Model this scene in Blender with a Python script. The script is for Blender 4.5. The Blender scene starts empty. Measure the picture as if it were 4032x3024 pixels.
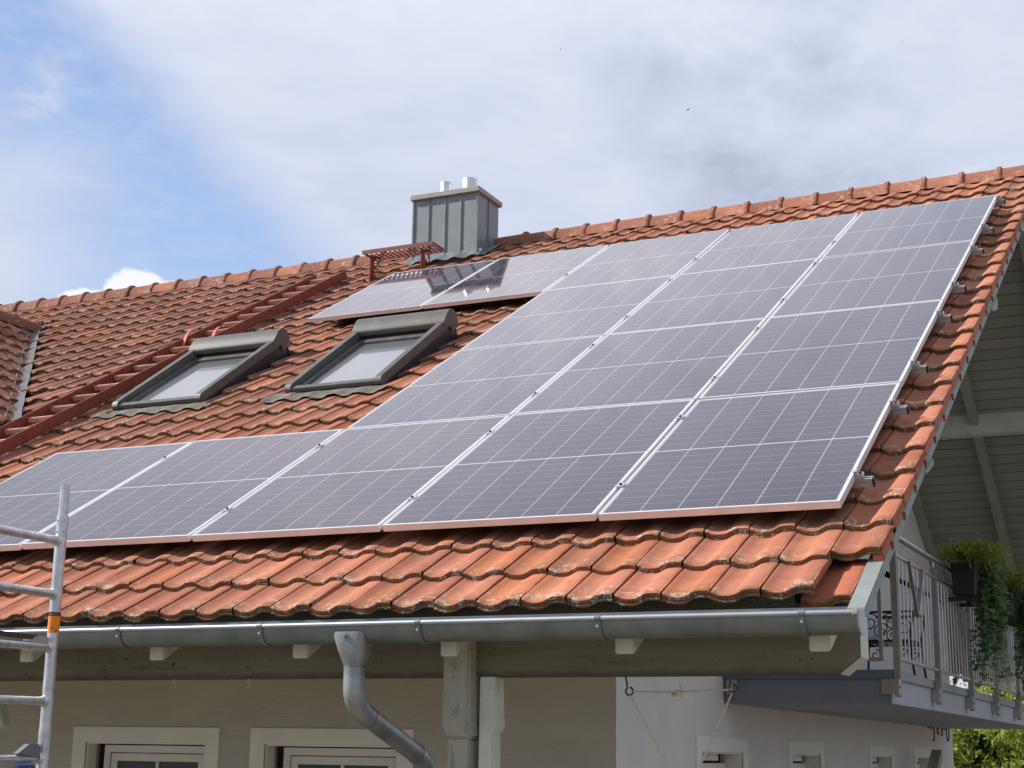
import bpy, math, random
from mathutils import Vector, Matrix, Euler
random.seed(7)
sc = bpy.context.scene
COL = sc.collection
R = math.radians
PI = math.pi

# ------------------------------------------------------------------ camera
TH = 0.521406                      # roof pitch (29.9 degrees)
CT, ST = math.cos(TH), math.sin(TH)
cd = bpy.data.cameras.new('camera')
cd.sensor_width = 36.0
cd.lens = 54.55
cd.clip_start = 0.1
cd.clip_end = 2000
cam = bpy.data.objects.new('camera', cd)
cam.location = (1.5421, -6.6704, -1.0914)
cam.rotation_euler = (R(103.3735), R(-0.852), R(24.9263))
COL.objects.link(cam)
sc.camera = cam

# ------------------------------------------------------------------ light
EXPO = 0.9
SUN_DIR = Vector((-0.755, -0.25, 0.606)).normalized()
SUN_EL = math.asin(SUN_DIR.z)
SUN_AZ = math.atan2(SUN_DIR.x, SUN_DIR.y)
sc.view_settings.view_transform = 'Standard'
sc.view_settings.look = 'None'
sc.view_settings.exposure = EXPO
sc.view_settings.gamma = 1.0
ld = bpy.data.lights.new('sun', 'SUN')
ld.energy = 3.1
ld.angle = R(0.53)
ld.color = (1.0, 0.95, 0.89)
lo = bpy.data.objects.new('sun', ld)
lo.rotation_euler = SUN_DIR.to_track_quat('Z', 'Y').to_euler()
COL.objects.link(lo)


class NT:
    """small helper to write node trees"""
    def __init__(s, tree):
        s.t = tree
        s.n = tree.nodes
        s.l = tree.links

    def put(s, sock, v):
        if hasattr(v, 'is_output') or isinstance(v, bpy.types.NodeSocket):
            s.l.new(v, sock)
        else:
            if isinstance(v, (tuple, list)) and len(v) == 3 and sock.type == 'RGBA':
                v = (*v, 1.0)
            sock.default_value = v

    def math(s, op, a, b=0.0, c=None, clamp=False):
        n = s.n.new('ShaderNodeMath')
        n.operation = op
        n.use_clamp = clamp
        s.put(n.inputs[0], a)
        s.put(n.inputs[1], b)
        if c is not None:
            s.put(n.inputs[2], c)
        return n.outputs[0]

    def smooth(s, x, a, b, lo=0.0, hi=1.0):
        n = s.n.new('ShaderNodeMapRange')
        n.interpolation_type = 'SMOOTHSTEP'
        s.put(n.inputs[0], x)
        n.inputs[1].default_value = a
        n.inputs[2].default_value = b
        n.inputs[3].default_value = lo
        n.inputs[4].default_value = hi
        return n.outputs[0]

    def lin(s, x, a, b, lo=0.0, hi=1.0):
        n = s.n.new('ShaderNodeMapRange')
        s.put(n.inputs[0], x)
        n.inputs[1].default_value = a
        n.inputs[2].default_value = b
        n.inputs[3].default_value = lo
        n.inputs[4].default_value = hi
        return n.outputs[0]

    def mix(s, f, a, b, mode='MIX'):
        n = s.n.new('ShaderNodeMix')
        n.data_type = 'RGBA'
        n.blend_type = mode
        s.put(n.inputs[0], f)
        s.put(n.inputs[6], a)
        s.put(n.inputs[7], b)
        return n.outputs[2]

    def noise(s, vec, scale, detail=3.0, rough=0.55, dist=0.0):
        n = s.n.new('ShaderNodeTexNoise')
        if vec is not None:
            s.l.new(vec, n.inputs['Vector'])
        n.inputs['Scale'].default_value = scale
        n.inputs['Detail'].default_value = detail
        n.inputs['Roughness'].default_value = rough
        n.inputs['Distortion'].default_value = dist
        return n.outputs[0]

    def mapping(s, vec, scale=(1, 1, 1), loc=(0, 0, 0), rot=(0, 0, 0)):
        n = s.n.new('ShaderNodeMapping')
        s.l.new(vec, n.inputs[0])
        n.inputs['Location'].default_value = loc
        n.inputs['Rotation'].default_value = rot
        n.inputs['Scale'].default_value = scale
        return n.outputs[0]

    def coord(s, which='Object'):
        return s.n.new('ShaderNodeTexCoord').outputs[which]

    def sep(s, vec):
        n = s.n.new('ShaderNodeSeparateXYZ')
        s.l.new(vec, n.inputs[0])
        return n.outputs

    def comb(s, x, y, z=0.0):
        n = s.n.new('ShaderNodeCombineXYZ')
        s.put(n.inputs[0], x)
        s.put(n.inputs[1], y)
        s.put(n.inputs[2], z)
        return n.outputs[0]

    def bump(s, h, strength=0.3, dist=0.01):
        n = s.n.new('ShaderNodeBump')
        n.inputs['Strength'].default_value = strength
        n.inputs['Distance'].default_value = dist
        s.l.new(h, n.inputs['Height'])
        return n.outputs[0]


# ------------------------------------------------------------------ sky
world = bpy.data.worlds.new('World')
sc.world = world
world.use_nodes = True
W = NT(world.node_tree)
W.n.clear()
out = W.n.new('ShaderNodeOutputWorld')
bg = W.n.new('ShaderNodeBackground')
bg.inputs[1].default_value = 0.1
W.l.new(bg.outputs[0], out.inputs[0])
sky = W.n.new('ShaderNodeTexSky')
sky.sky_type = 'NISHITA'
sky.sun_disc = False
sky.sun_elevation = SUN_EL
sky.sun_rotation = SUN_AZ
sky.air_density = 1.0
sky.dust_density = 0.6
sky.ozone_density = 2.0
g = W.coord('Generated')
gx, gy, gz = W.sep(g)
DEG = 180.0 / PI
az = W.math('MULTIPLY', W.math('ARCTAN2', gx, gy), DEG)
el = W.math('MULTIPLY', W.math('ARCSINE', gz), DEG)
p2 = W.comb(az, el, 0.0)
nA = W.noise(W.mapping(p2, (0.10, 0.17, 1), rot=(0, 0, R(35))), 1.0, 5, 0.55, 0.4)
nB = W.noise(W.mapping(p2, (0.35, 0.5, 1), loc=(3, 7, 0)), 1.0, 6, 0.6, 0.5)
nC = W.noise(W.mapping(p2, (0.6, 1.5, 1), loc=(9, 2, 0), rot=(0, 0, R(-35))), 1.0, 6, 0.62, 0.6)


def blob(ca, ce, ra, re, rot=0.0):
    c, s_ = math.cos(R(rot)), math.sin(R(rot))
    da = W.math('SUBTRACT', az, ca)
    de = W.math('SUBTRACT', el, ce)
    x = W.math('DIVIDE', W.math('ADD', W.math('MULTIPLY', da, c), W.math('MULTIPLY', de, s_)), ra)
    y = W.math('DIVIDE', W.math('SUBTRACT', W.math('MULTIPLY', de, c), W.math('MULTIPLY', da, s_)), re)
    d = W.math('ADD', W.math('MULTIPLY', x, x), W.math('MULTIPLY', y, y))
    return W.math('EXPONENT', W.math('MULTIPLY', d, -1.0))


# veil edge: a long band running down to the right, blue below and left of it
ed = W.math('ADD', W.math('MULTIPLY', W.math('ADD', az, 42.1), 0.62), W.math('MULTIPLY', W.math('SUBTRACT', el, 26.0), 0.785))
ed = W.math('ADD', ed, W.math('MULTIPLY', W.math('SUBTRACT', nA, 0.5), 1.6))
veil = W.smooth(ed, -1.9, 1.3)
blue = W.math('SUBTRACT', 1.0, veil)
blue = W.math('MULTIPLY', blue, W.smooth(nC, 0.35, 0.75, 1.0, 0.74))
haze = W.math('MULTIPLY', blob(-45.6, 16.4, 4.3, 4.2), 1.05, clamp=True)
haze2 = W.math('MULTIPLY', blob(-43.2, 19.7, 2.6, 1.2, 20), 0.45)
low = W.smooth(W.math('ADD', el, W.math('MULTIPLY', nB, 3)), 12.0, 17.5, 0.55, 0.0)
blue = W.math('MULTIPLY', blue, W.math('SUBTRACT', 1.0, haze, clamp=True))
blue = W.math('MULTIPLY', blue, W.math('SUBTRACT', 1.0, haze2, clamp=True))
wisp = W.math('MULTIPLY', blob(-43.3, 22.8, 1.0, 1.5, -20), W.smooth(nB, 0.42, 0.68, 0.0, 0.75))
blue = W.math('SUBTRACT', blue, wisp, clamp=True)
blue = W.math('MULTIPLY', blue, W.smooth(el, 27.0, 33.0, 1.0, 0.0))
# behind the camera the sky is a mix of both
back = W.smooth(W.math('ABSOLUTE', W.math('ADD', az, 25.0)), 60.0, 110.0)
blue = W.math('MAXIMUM', blue, W.math('MULTIPLY', back, W.smooth(nA, 0.46, 0.70, 0.0, 0.6)))

# cloud brightness
grey = W.math('MULTIPLY', blob(-17.4, 21.3, 3.4, 1.25, -8), 0.55)
grey = W.math('ADD', grey, W.math('MULTIPLY', blob(-12.6, 19.6, 4.0, 1.5, 5), 0.75))
grey = W.math('ADD', grey, W.math('MULTIPLY', blob(-14.3, 24.6, 3.4, 1.3, 5), 0.55))
grey = W.math('ADD', grey, W.math('MULTIPLY', blob(-20.4, 24.9, 2.4, 1.4, -20), 0.30))
nD = W.noise(W.mapping(p2, (0.15, 0.25, 1), loc=(1.7, 4.2, 0), rot=(0, 0, R(-12))), 1.0, 9, 0.60, 0.15)
nE = W.noise(W.mapping(p2, (0.16, 0.55, 1), loc=(5.1, 0.4, 0), rot=(0, 0, R(38))), 1.0, 8, 0.6, 0.2)
right = W.smooth(az, -28.0, -17.0)
grey = W.math('MULTIPLY', grey, W.smooth(nD, 0.30, 0.62, 0.35, 1.35))
grey = W.math('ADD', grey, W.math('MULTIPLY', right, W.smooth(nD, 0.44, 0.66, 0.0, 0.38)))
grey = W.math('SUBTRACT', grey, W.math('MULTIPLY', right, W.smooth(nD, 0.46, 0.34, 0.0, 0.30)))
grey = W.math('ADD', grey, W.math('MULTIPLY', W.math('SUBTRACT', 1.0, right), W.smooth(nE, 0.40, 0.72, 0.0, 0.26)))
grey = W.math('ADD', grey, 0.06)
grey = W.math('MULTIPLY', grey, 1.0, clamp=True)
fill_glow = W.math('MULTIPLY', W.math('MULTIPLY', blob(-32.6, 37.5, 21.0, 8.0), W.smooth(nB, 0.2, 0.75, 0.75, 1.2)), 0.68)  # unseen bright sky patch, added to brighten the panel reflections
cl = W.mix(grey, (3.72, 3.98, 4.78), (2.52, 2.86, 3.66))
back_dim = W.smooth(W.math('ABSOLUTE', W.math('ADD', az, 25.0)), 55.0, 120.0, 1.0, 0.74)  # sky behind the camera dimmed to cut ambient light on the front
clg = W.n.new('ShaderNodeVectorMath')
clg.operation = 'SCALE'
W.l.new(W.mix(fill_glow, cl, (4.3, 4.05, 4.25)), clg.inputs[0])
W.l.new(W.math('MULTIPLY', back_dim, W.math('ADD', 1.0, fill_glow)), clg.inputs['Scale'])
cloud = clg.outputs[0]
blu_n = W.mix(W.smooth(el, 15.0, 27.0), (2.25, 3.05, 4.70), (1.70, 2.50, 4.25))
blu = W.mix(0.25, blu_n, sky.outputs[0])
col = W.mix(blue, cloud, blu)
# small heap cloud just above the ridge
nF = W.noise(W.mapping(p2, (0.9, 1.2, 1), loc=(2, 8, 0)), 1.0, 8, 0.62, 0.3)
hn = W.math('MULTIPLY', W.math('SUBTRACT', nF, 0.5), 0.85)
heap = W.math('MAXIMUM', blob(-39.3, 16.15, 1.35, 0.80), blob(-38.1, 16.0, 1.2, 0.70))
heap = W.math('MAXIMUM', heap, blob(-41.2, 15.4, 1.2, 0.7))
heap = W.smooth(W.math('ADD', heap, hn), 0.36, 0.55, 0.0, 0.95)
col = W.mix(heap, col, (5.2, 5.25, 5.4))
# below the horizon
ground_f = W.smooth(el, -2.0, 1.0, 1.0, 0.0)
col = W.mix(ground_f, col, (1.1, 1.1, 1.0))
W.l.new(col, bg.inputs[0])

# ------------------------------------------------------------------ materials
MATS = {}


def mat(name, base=(0.5, 0.5, 0.5), rough=0.6, metal=0.0, ior=1.5, spec=0.5, vary=0.0, vscale=6.0,
        bump=0.0, bscale=60.0, bdist=0.004, stretch=(1, 1, 1), dirt=None, dscale=3.0, damt=0.5, specks=None):
    m = bpy.data.materials.new(name)
    m.use_nodes = True
    k = NT(m.node_tree)
    b = k.n['Principled BSDF']
    b.inputs['Roughness'].default_value = rough
    b.inputs['Metallic'].default_value = metal
    b.inputs['IOR'].default_value = ior
    b.inputs['Specular IOR Level'].default_value = spec
    pos = k.n.new('ShaderNodeNewGeometry').outputs['Position']
    pv = k.mapping(pos, stretch)
    c = base
    if vary:
        f = k.noise(pv, vscale, 4)
        c = k.mix(k.smooth(f, 0.3, 0.7), tuple(x * (1 - vary) for x in base), tuple(min(1, x * (1 + vary)) for x in base))
    if dirt:
        f = k.noise(pv, dscale, 8, 0.68)
        c = k.mix(k.smooth(f, 0.52, 0.72, 0.0, damt), c, dirt)
    if specks:
        f = k.math('MULTIPLY', k.smooth(k.noise(pos, 42, 2), 0.66, 0.71), k.smooth(k.noise(pos, 3.5, 3), 0.42, 0.58))
        c = k.mix(f, c, specks)
    k.put(b.inputs['Base Color'], c)
    if bump:
        k.l.new(k.bump(k.noise(pv, bscale, 5, 0.6), bump, bdist), b.inputs['Normal'])
    MATS[name] = m
    return m


mat('zinc', (0.20, 0.22, 0.225), 0.45, 0.55, vary=0.16, vscale=7, bump=0.06, bscale=25, bdist=0.002)
mat('pipe_zinc', (0.33, 0.36, 0.375), 0.40, 0.6, vary=0.22, vscale=9, bump=0.08, bscale=18, bdist=0.003, dirt=(0.20, 0.20, 0.19), dscale=11, damt=0.5)
mat('zinc_bead', (0.42, 0.44, 0.46), 0.45, 0.7, vary=0.06, vscale=5)
mat('zinc_clad', (0.225, 0.245, 0.255), 0.5, 0.2, vary=0.07, vscale=5, bump=0.08, bscale=9, bdist=0.004, dirt=(0.36, 0.38, 0.38), dscale=8, damt=0.35)
mat('steel', (0.44, 0.43, 0.42), 0.30, 0.95, vary=0.1, vscale=14)
mat('flue_steel', (0.78, 0.78, 0.79), 0.42, 0.8, vary=0.08, vscale=9)
mat('alu', (0.62, 0.62, 0.63), 0.40, 0.7, vary=0.05, vscale=10)
mat('alu_frame', (0.82, 0.82, 0.83), 0.38, 0.45, vary=0.03, vscale=10)
mat('alu_tube', (0.62, 0.62, 0.63), 0.36, 0.8, vary=0.14, vscale=24, bump=0.05, bscale=120, bdist=0.001, dirt=(0.30, 0.28, 0.26), dscale=22, damt=0.5)
mat('black_plastic', (0.025, 0.025, 0.028), 0.5)
mat('dark_bolt', (0.05, 0.05, 0.055), 0.4, 0.6)
mat('cap_concrete', (0.40, 0.37, 0.34), 0.8, vary=0.12, vscale=9, bump=0.15, bscale=60)
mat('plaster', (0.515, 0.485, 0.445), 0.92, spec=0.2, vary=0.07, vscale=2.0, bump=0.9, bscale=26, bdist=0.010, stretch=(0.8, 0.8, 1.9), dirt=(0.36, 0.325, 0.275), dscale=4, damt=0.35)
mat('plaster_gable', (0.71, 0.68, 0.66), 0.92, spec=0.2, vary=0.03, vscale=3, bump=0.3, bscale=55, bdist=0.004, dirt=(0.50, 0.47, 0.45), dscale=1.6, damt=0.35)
mat('trim_white', (0.82, 0.79, 0.73), 0.85, spec=0.25, vary=0.04, vscale=4, bump=0.1, bscale=60, bdist=0.002)
mat('timber_olive', (0.175, 0.165, 0.118), 0.75, spec=0.3, vary=0.15, vscale=5, bump=0.2, bscale=26, bdist=0.003, stretch=(0.25, 1, 1.6), dirt=(0.075, 0.065, 0.035), dscale=6, damt=0.75, specks=(0.03, 0.024, 0.015))
mat('timber_post', (0.375, 0.36, 0.30), 0.75, spec=0.3, vary=0.12, vscale=5, bump=0.2, bscale=26, bdist=0.003, stretch=(1.6, 1.6, 0.25), dirt=(0.14, 0.125, 0.08), dscale=8, damt=0.8, specks=(0.05, 0.04, 0.025))
mat('timber_pale', (0.62, 0.61, 0.54), 0.75, spec=0.3, vary=0.1, vscale=7, bump=0.15, bscale=26, bdist=0.003, dirt=(0.25, 0.22, 0.16), dscale=7, damt=0.5)
mat('timber_back', (0.34, 0.345, 0.305), 0.75, spec=0.3, vary=0.1, vscale=5, bump=0.12, bscale=20, bdist=0.003)
mat('timber_beam', (0.56, 0.57, 0.53), 0.75, spec=0.3, vary=0.08, vscale=4, bump=0.12, bscale=20, bdist=0.003, dirt=(0.25, 0.25, 0.21), dscale=5, damt=0.4)
mat('barge_paint', (0.25, 0.275, 0.255), 0.6, spec=0.4, vary=0.08, vscale=6, dirt=(0.22, 0.23, 0.20), dscale=7, damt=0.4)
mat('batten', (0.24, 0.045, 0.025), 0.7)
mat('red_paint', (0.225, 0.046, 0.028), 0.55, vary=0.25, vscale=18, bump=0.12, bscale=80, bdist=0.002, dirt=(0.17, 0.045, 0.028), dscale=9, damt=0.6)
mat('rung_pale', (0.60, 0.35, 0.25), 0.75, vary=0.15, vscale=9, bump=0.2, bscale=60, dirt=(0.22, 0.10, 0.06), dscale=14, damt=0.5)
mat('hook_orange', (0.50, 0.13, 0.05), 0.6, vary=0.15, vscale=12)
mat('window_brown', (0.100, 0.092, 0.083), 0.5, 0.0, vary=0.10, vscale=11, bump=0.03, bscale=90, dirt=(0.26, 0.24, 0.20), dscale=8, damt=0.4)
mat('window_dark', (0.030, 0.033, 0.040), 0.35)
mat('lead_apron', (0.135, 0.125, 0.100), 0.75, 0.0, vary=0.25, vscale=14, bump=0.2, bscale=40, bdist=0.004)
mat('frame_white', (0.72, 0.70, 0.66), 0.45, vary=0.03, vscale=6)
mat('dark_gap', (0.012, 0.012, 0.013), 0.7)
mat('slab_grey', (0.40, 0.40, 0.43), 0.8, vary=0.06, vscale=4, bump=0.08, bscale=60, dirt=(0.26, 0.26, 0.27), dscale=4, damt=0.35)
mat('slab_front_shade', (0.17, 0.19, 0.235), 0.7, vary=0.06, vscale=4)  # slab grey with the bluish shade of the front put into the colour
mat('flash_blue', (0.13, 0.17, 0.21), 0.45, 0.5, vary=0.1, vscale=6)
mat('iron', (0.045, 0.040, 0.040), 0.5, 0.4)
mat('rope', (0.60, 0.54, 0.38), 0.9, vary=0.15, vscale=120, bump=0.5, bscale=260, bdist=0.003)
mat('valley_lead', (0.105, 0.112, 0.120), 0.6, 0.2, vary=0.15, vscale=8)
mat('hook_iron', (0.09, 0.07, 0.055), 0.55, 0.7, vary=0.3, vscale=40)
mat('sticker_orange', (0.85, 0.24, 0.01), 0.45)
mat('sticker_dark', (0.05, 0.03, 0.02), 0.5)
mat('blue_plastic', (0.02, 0.05, 0.35), 0.45)
mat('lever_grey', (0.20, 0.20, 0.21), 0.45, 0.4)
mat('board_dark', (0.055, 0.035, 0.035), 0.6)
mat('soil', (0.03, 0.02, 0.014), 0.9)
mat('flower_white', (0.75, 0.75, 0.55), 0.7)
mat('cable', (0.02, 0.02, 0.02), 0.5)
mat('bark', (0.10, 0.075, 0.05), 0.9, vary=0.3, vscale=12, bump=0.5, bscale=30, bdist=0.01)
mat('bird_grey', (0.16, 0.15, 0.16), 0.8)
mat('brass_post', (0.33, 0.29, 0.22), 0.35, 0.7)
mat('deck_dark', (0.10, 0.09, 0.08), 0.9)

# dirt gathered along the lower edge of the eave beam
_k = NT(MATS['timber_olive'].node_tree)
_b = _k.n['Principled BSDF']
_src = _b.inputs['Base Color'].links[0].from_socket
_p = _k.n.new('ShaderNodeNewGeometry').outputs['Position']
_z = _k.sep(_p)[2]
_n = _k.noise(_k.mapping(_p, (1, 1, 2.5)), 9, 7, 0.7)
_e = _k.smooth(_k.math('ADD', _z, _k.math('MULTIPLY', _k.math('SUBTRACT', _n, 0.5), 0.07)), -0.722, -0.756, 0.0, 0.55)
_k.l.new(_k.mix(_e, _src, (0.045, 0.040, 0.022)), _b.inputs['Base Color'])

# ground
m = mat('ground', (0.20, 0.17, 0.11), 0.95, vary=0.2, vscale=1.2, bump=0.4, bscale=20, bdist=0.03, dirt=(0.07, 0.10, 0.03), dscale=0.6, damt=0.7)


def leaf_mat(name, a, b, trans):
    m = bpy.data.materials.new(name)
    m.use_nodes = True
    k = NT(m.node_tree)
    k.n.clear()
    o = k.n.new('ShaderNodeOutputMaterial')
    geo = k.n.new('ShaderNodeNewGeometry')
    c = k.mix(geo.outputs['Random Per Island'], a, b)
    pb = k.n.new('ShaderNodeBsdfPrincipled')
    pb.inputs['Roughness'].default_value = 0.5
    pb.inputs['Specular IOR Level'].default_value = 0.3
    k.l.new(c, pb.inputs['Base Color'])
    tr = k.n.new('ShaderNodeBsdfTranslucent')
    k.l.new(k.mix(0.5, c, trans), tr.inputs[0])
    ms = k.n.new('ShaderNodeMixShader')
    ms.inputs[0].default_value = 0.45
    k.l.new(pb.outputs[0], ms.inputs[1])
    k.l.new(tr.outputs[0], ms.inputs[2])
    k.l.new(ms.outputs[0], o.inputs[0])
    MATS[name] = m


leaf_mat('leaf_bright', (0.13, 0.21, 0.03), (0.40, 0.44, 0.11), (0.46, 0.52, 0.07))
leaf_mat('leaf_dark', (0.015, 0.035, 0.010), (0.05, 0.085, 0.025), (0.10, 0.16, 0.03))
leaf_mat('leaf_ivy', (0.045, 0.115, 0.045), (0.27, 0.36, 0.19), (0.18, 0.28, 0.10))
leaf_mat('leaf_grass', (0.16, 0.20, 0.03), (0.36, 0.38, 0.09), (0.36, 0.40, 0.08))


# clay tile: UV.x = across the tile 0..1, UV.y = metres above the lip
def tile_mat(name, colA, colB, colC, lichen=1.0):
    m = bpy.data.materials.new(name)
    m.use_nodes = True
    k = NT(m.node_tree)
    b = k.n['Principled BSDF']
    geo = k.n.new('ShaderNodeNewGeometry')
    pos = geo.outputs['Position']
    rnd = geo.outputs['Random Per Island']
    uv = k.n.new('ShaderNodeUVMap').outputs[0]
    ux, uy, _ = k.sep(uv)
    n1 = k.noise(pos, 1.3, 4)
    n2 = k.noise(pos, 26, 6, 0.65)
    n3 = k.noise(pos, 85, 4, 0.7)
    n4 = k.noise(pos, 9, 5, 0.6)
    f = k.math('ADD', k.math('MULTIPLY', rnd, 0.8), k.math('MULTIPLY', k.math('SUBTRACT', n1, 0.5), 1.1), clamp=True)
    c = k.mix(k.smooth(f, 0.1, 0.9), colA, colB)
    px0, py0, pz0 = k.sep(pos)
    upleft = k.smooth(k.math('ADD', px0, k.math('MULTIPLY', k.math('SUBTRACT', n1, 0.5), 5.0)), -1.5, -6.0, 0.0, 0.92)  # browner and darker towards the upper left, broken up by noise
    upleft = k.math('MULTIPLY', upleft, k.smooth(pz0, 0.2, 1.6, 0.35, 1.0))
    c = k.mix(upleft, c, k.mix(rnd, (0.245, 0.112, 0.082), (0.178, 0.080, 0.060)))
    r2 = k.math('FRACT', k.math('MULTIPLY', rnd, 13.37))
    c = k.mix(k.smooth(r2, 0.82, 0.95, 0.0, 0.45), c, colC)
    r3 = k.math('FRACT', k.math('MULTIPLY', rnd, 71.7))
    c = k.mix(k.smooth(r3, 0.55, 1.0, 0.0, 0.55), c, tuple(x * 0.62 for x in colB))
    c = k.mix(k.smooth(r3, 0.30, 0.0, 0.0, 0.35), c, tuple(min(1, x * 1.22 + 0.02) for x in colA))
    # soft mottling over each tile
    c = k.mix(k.smooth(n4, 0.35, 0.75, 0.0, 0.35), c, tuple(x * 0.62 for x in colB))
    c = k.mix(k.smooth(n2, 0.55, 0.75, 0.0, 0.30), c, tuple(min(1, x * 1.35 + 0.03) for x in colA))
    # grime on the lip face, with the lip's shadow painted into its dark brown
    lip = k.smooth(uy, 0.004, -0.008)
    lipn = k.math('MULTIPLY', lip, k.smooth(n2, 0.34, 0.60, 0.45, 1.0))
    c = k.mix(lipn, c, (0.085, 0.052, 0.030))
    # run-off stain collecting above the lip
    ro = k.math('MULTIPLY', k.smooth(uy, 0.085, 0.0), k.smooth(k.noise(pos, 17, 5, 0.65), 0.40, 0.68, 0.0, 0.75))
    c = k.mix(ro, c, (0.22, 0.115, 0.060))
    # weather film in the pan
    pan = k.math('MULTIPLY', k.smooth(k.math('ABSOLUTE', k.math('SUBTRACT', ux, 0.30)), 0.30, 0.05), k.smooth(k.noise(pos, 7, 5, 0.65), 0.38, 0.66, 0.0, 0.45))
    c = k.mix(pan, c, (0.33, 0.135, 0.070))
    # lichen crust: pale spots gathered near the lip
    near = k.smooth(uy, 0.17, 0.0)
    lsel = k.smooth(k.noise(pos, 3.1, 3), 0.36, 0.56)
    lm = k.math('MULTIPLY', k.math('MULTIPLY', near, lsel), k.smooth(n2, 0.50, 0.60))
    lm = k.math('MULTIPLY', lm, k.smooth(n3, 0.42, 0.54))
    c = k.mix(k.math('MULTIPLY', lm, 0.9 * lichen), c, (0.56, 0.50, 0.41))
    # moss in few places
    ms = k.math('MULTIPLY', k.smooth(k.noise(pos, 2.3, 5, 0.7), 0.60, 0.68), k.smooth(uy, 0.10, 0.0))
    ms = k.math('MULTIPLY', ms, k.smooth(n2, 0.42, 0.55))
    c = k.mix(k.math('MULTIPLY', ms, 0.85), c, (0.115, 0.105, 0.035))
    # dark specks
    sp = k.math('MULTIPLY', k.smooth(k.noise(pos, 60, 2), 0.66, 0.72), k.smooth(n4, 0.45, 0.6))
    c = k.mix(k.math('MULTIPLY', sp, 0.75), c, (0.08, 0.045, 0.03))
    k.l.new(c, b.inputs['Base Color'])
    b.inputs['Roughness'].default_value = 0.85
    b.inputs['Specular IOR Level'].default_value = 0.12
    h = k.math('ADD', k.math('MULTIPLY', n2, 0.6), k.math('ADD', k.math('MULTIPLY', n3, 0.35), k.math('MULTIPLY', lm, 0.8)))
    k.l.new(k.bump(h, 0.35, 0.004), b.inputs['Normal'])
    MATS[name] = m


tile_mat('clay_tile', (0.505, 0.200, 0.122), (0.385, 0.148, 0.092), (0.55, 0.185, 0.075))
tile_mat('clay_ridge', (0.40, 0.165, 0.105), (0.33, 0.135, 0.088), (0.42, 0.16, 0.09), 0.8)
tile_mat('clay_new', (0.58, 0.185, 0.105), (0.56, 0.18, 0.105), (0.58, 0.18, 0.10), 0.15)

# photovoltaic glass
PW, PH = 1.134, 1.745


def pv_mat():
    m = bpy.data.materials.new('pv_glass')
    m.use_nodes = True
    k = NT(m.node_tree)
    b = k.n['Principled BSDF']
    o = k.coord('Object')
    x, y, _ = k.sep(o)
    x = k.math('ADD', x, PW)              # 0..PW from the left
    mx, my = 0.018, 0.019                  # margins to the cells
    cw = (PW - 2 * mx) / 6.0
    hh = (PH - 2 * my - 0.014) / 2.0
    ch = hh / 9.0
    fx = k.math('FRACT', k.math('DIVIDE', k.math('SUBTRACT', x, mx), cw))
    ex = k.math('MULTIPLY', k.math('MINIMUM', fx, k.math('SUBTRACT', 1.0, fx)), cw)
    yc = k.math('SUBTRACT', y, PH / 2)
    ya = k.math('SUBTRACT', k.math('ABSOLUTE', yc), 0.007)
    fy = k.math('FRACT', k.math('DIVIDE', ya, ch))
    ey = k.math('MULTIPLY', k.math('MINIMUM', fy, k.math('SUBTRACT', 1.0, fy)), ch)
    gx_ = k.math('LESS_THAN', ex, 0.0013)
    gy_ = k.math('LESS_THAN', ey, 0.0010)
    mid = k.math('LESS_THAN', k.math('ABSOLUTE', yc), 0.0036)
    mar = k.math('MAXIMUM', k.math('LESS_THAN', x, mx - 0.002), k.math('GREATER_THAN', x, PW - mx + 0.002))
    mar = k.math('MAXIMUM', mar, k.math('GREATER_THAN', k.math('ABSOLUTE', yc), PH / 2 - my + 0.002))
    line = k.math('MAXIMUM', k.math('MAXIMUM', gx_, mid), mar)
    # busbars: ten fine wires down each cell
    fb = k.math('FRACT', k.math('MULTIPLY', fx, 10.0))
    bb = k.math('LESS_THAN', k.math('ABSOLUTE', k.math('SUBTRACT', fb, 0.5)), 0.035)
    geo = k.n.new('ShaderNodeObjectInfo').outputs['Random']
    cellc = k.mix(geo, (0.017, 0.015, 0.038), (0.040, 0.026, 0.034))
    # cells differ a little from one another
    ix = k.math('FLOOR', k.math('DIVIDE', k.math('SUBTRACT', x, mx), cw))
    wn = k.n.new('ShaderNodeTexWhiteNoise')
    wn.noise_dimensions = '2D'
    k.l.new(k.comb(ix, k.math('FLOOR', k.math('DIVIDE', ya, ch * 9.2))), wn.inputs[0])
    cellc = k.mix(k.math('MULTIPLY', wn.outputs[0], 0.5), cellc, (0.036, 0.033, 0.052))
    c = k.mix(k.math('MULTIPLY', bb, 0.30), cellc, (0.40, 0.40, 0.44))
    c = k.mix(k.math('MULTIPLY', gy_, 0.6), c, (0.46, 0.46, 0.52))
    c = k.mix(k.math('MULTIPLY', line, 0.85), c, (0.66, 0.66, 0.70))
    # thin dust film
    pos = k.n.new('ShaderNodeNewGeometry').outputs['Position']
    du = k.smooth(k.noise(pos, 1.1, 6, 0.6), 0.35, 0.75, 0.010, 0.045)
    du = k.math('ADD', du, k.math('MULTIPLY', k.math('FRACT', k.math('MULTIPLY', geo, 7.3)), 0.02))
    c = k.mix(du, c, (0.56, 0.48, 0.53))
    k.l.new(c, b.inputs['Base Color'])
    b.inputs['Roughness'].default_value = 0.6
    b.inputs['Specular IOR Level'].default_value = 0.0
    b.inputs['Coat Weight'].default_value = 1.0
    b.inputs['Coat Roughness'].default_value = 0.042
    b.inputs['Coat IOR'].default_value = 1.5
    MATS['pv_glass'] = m


pv_mat()

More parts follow.
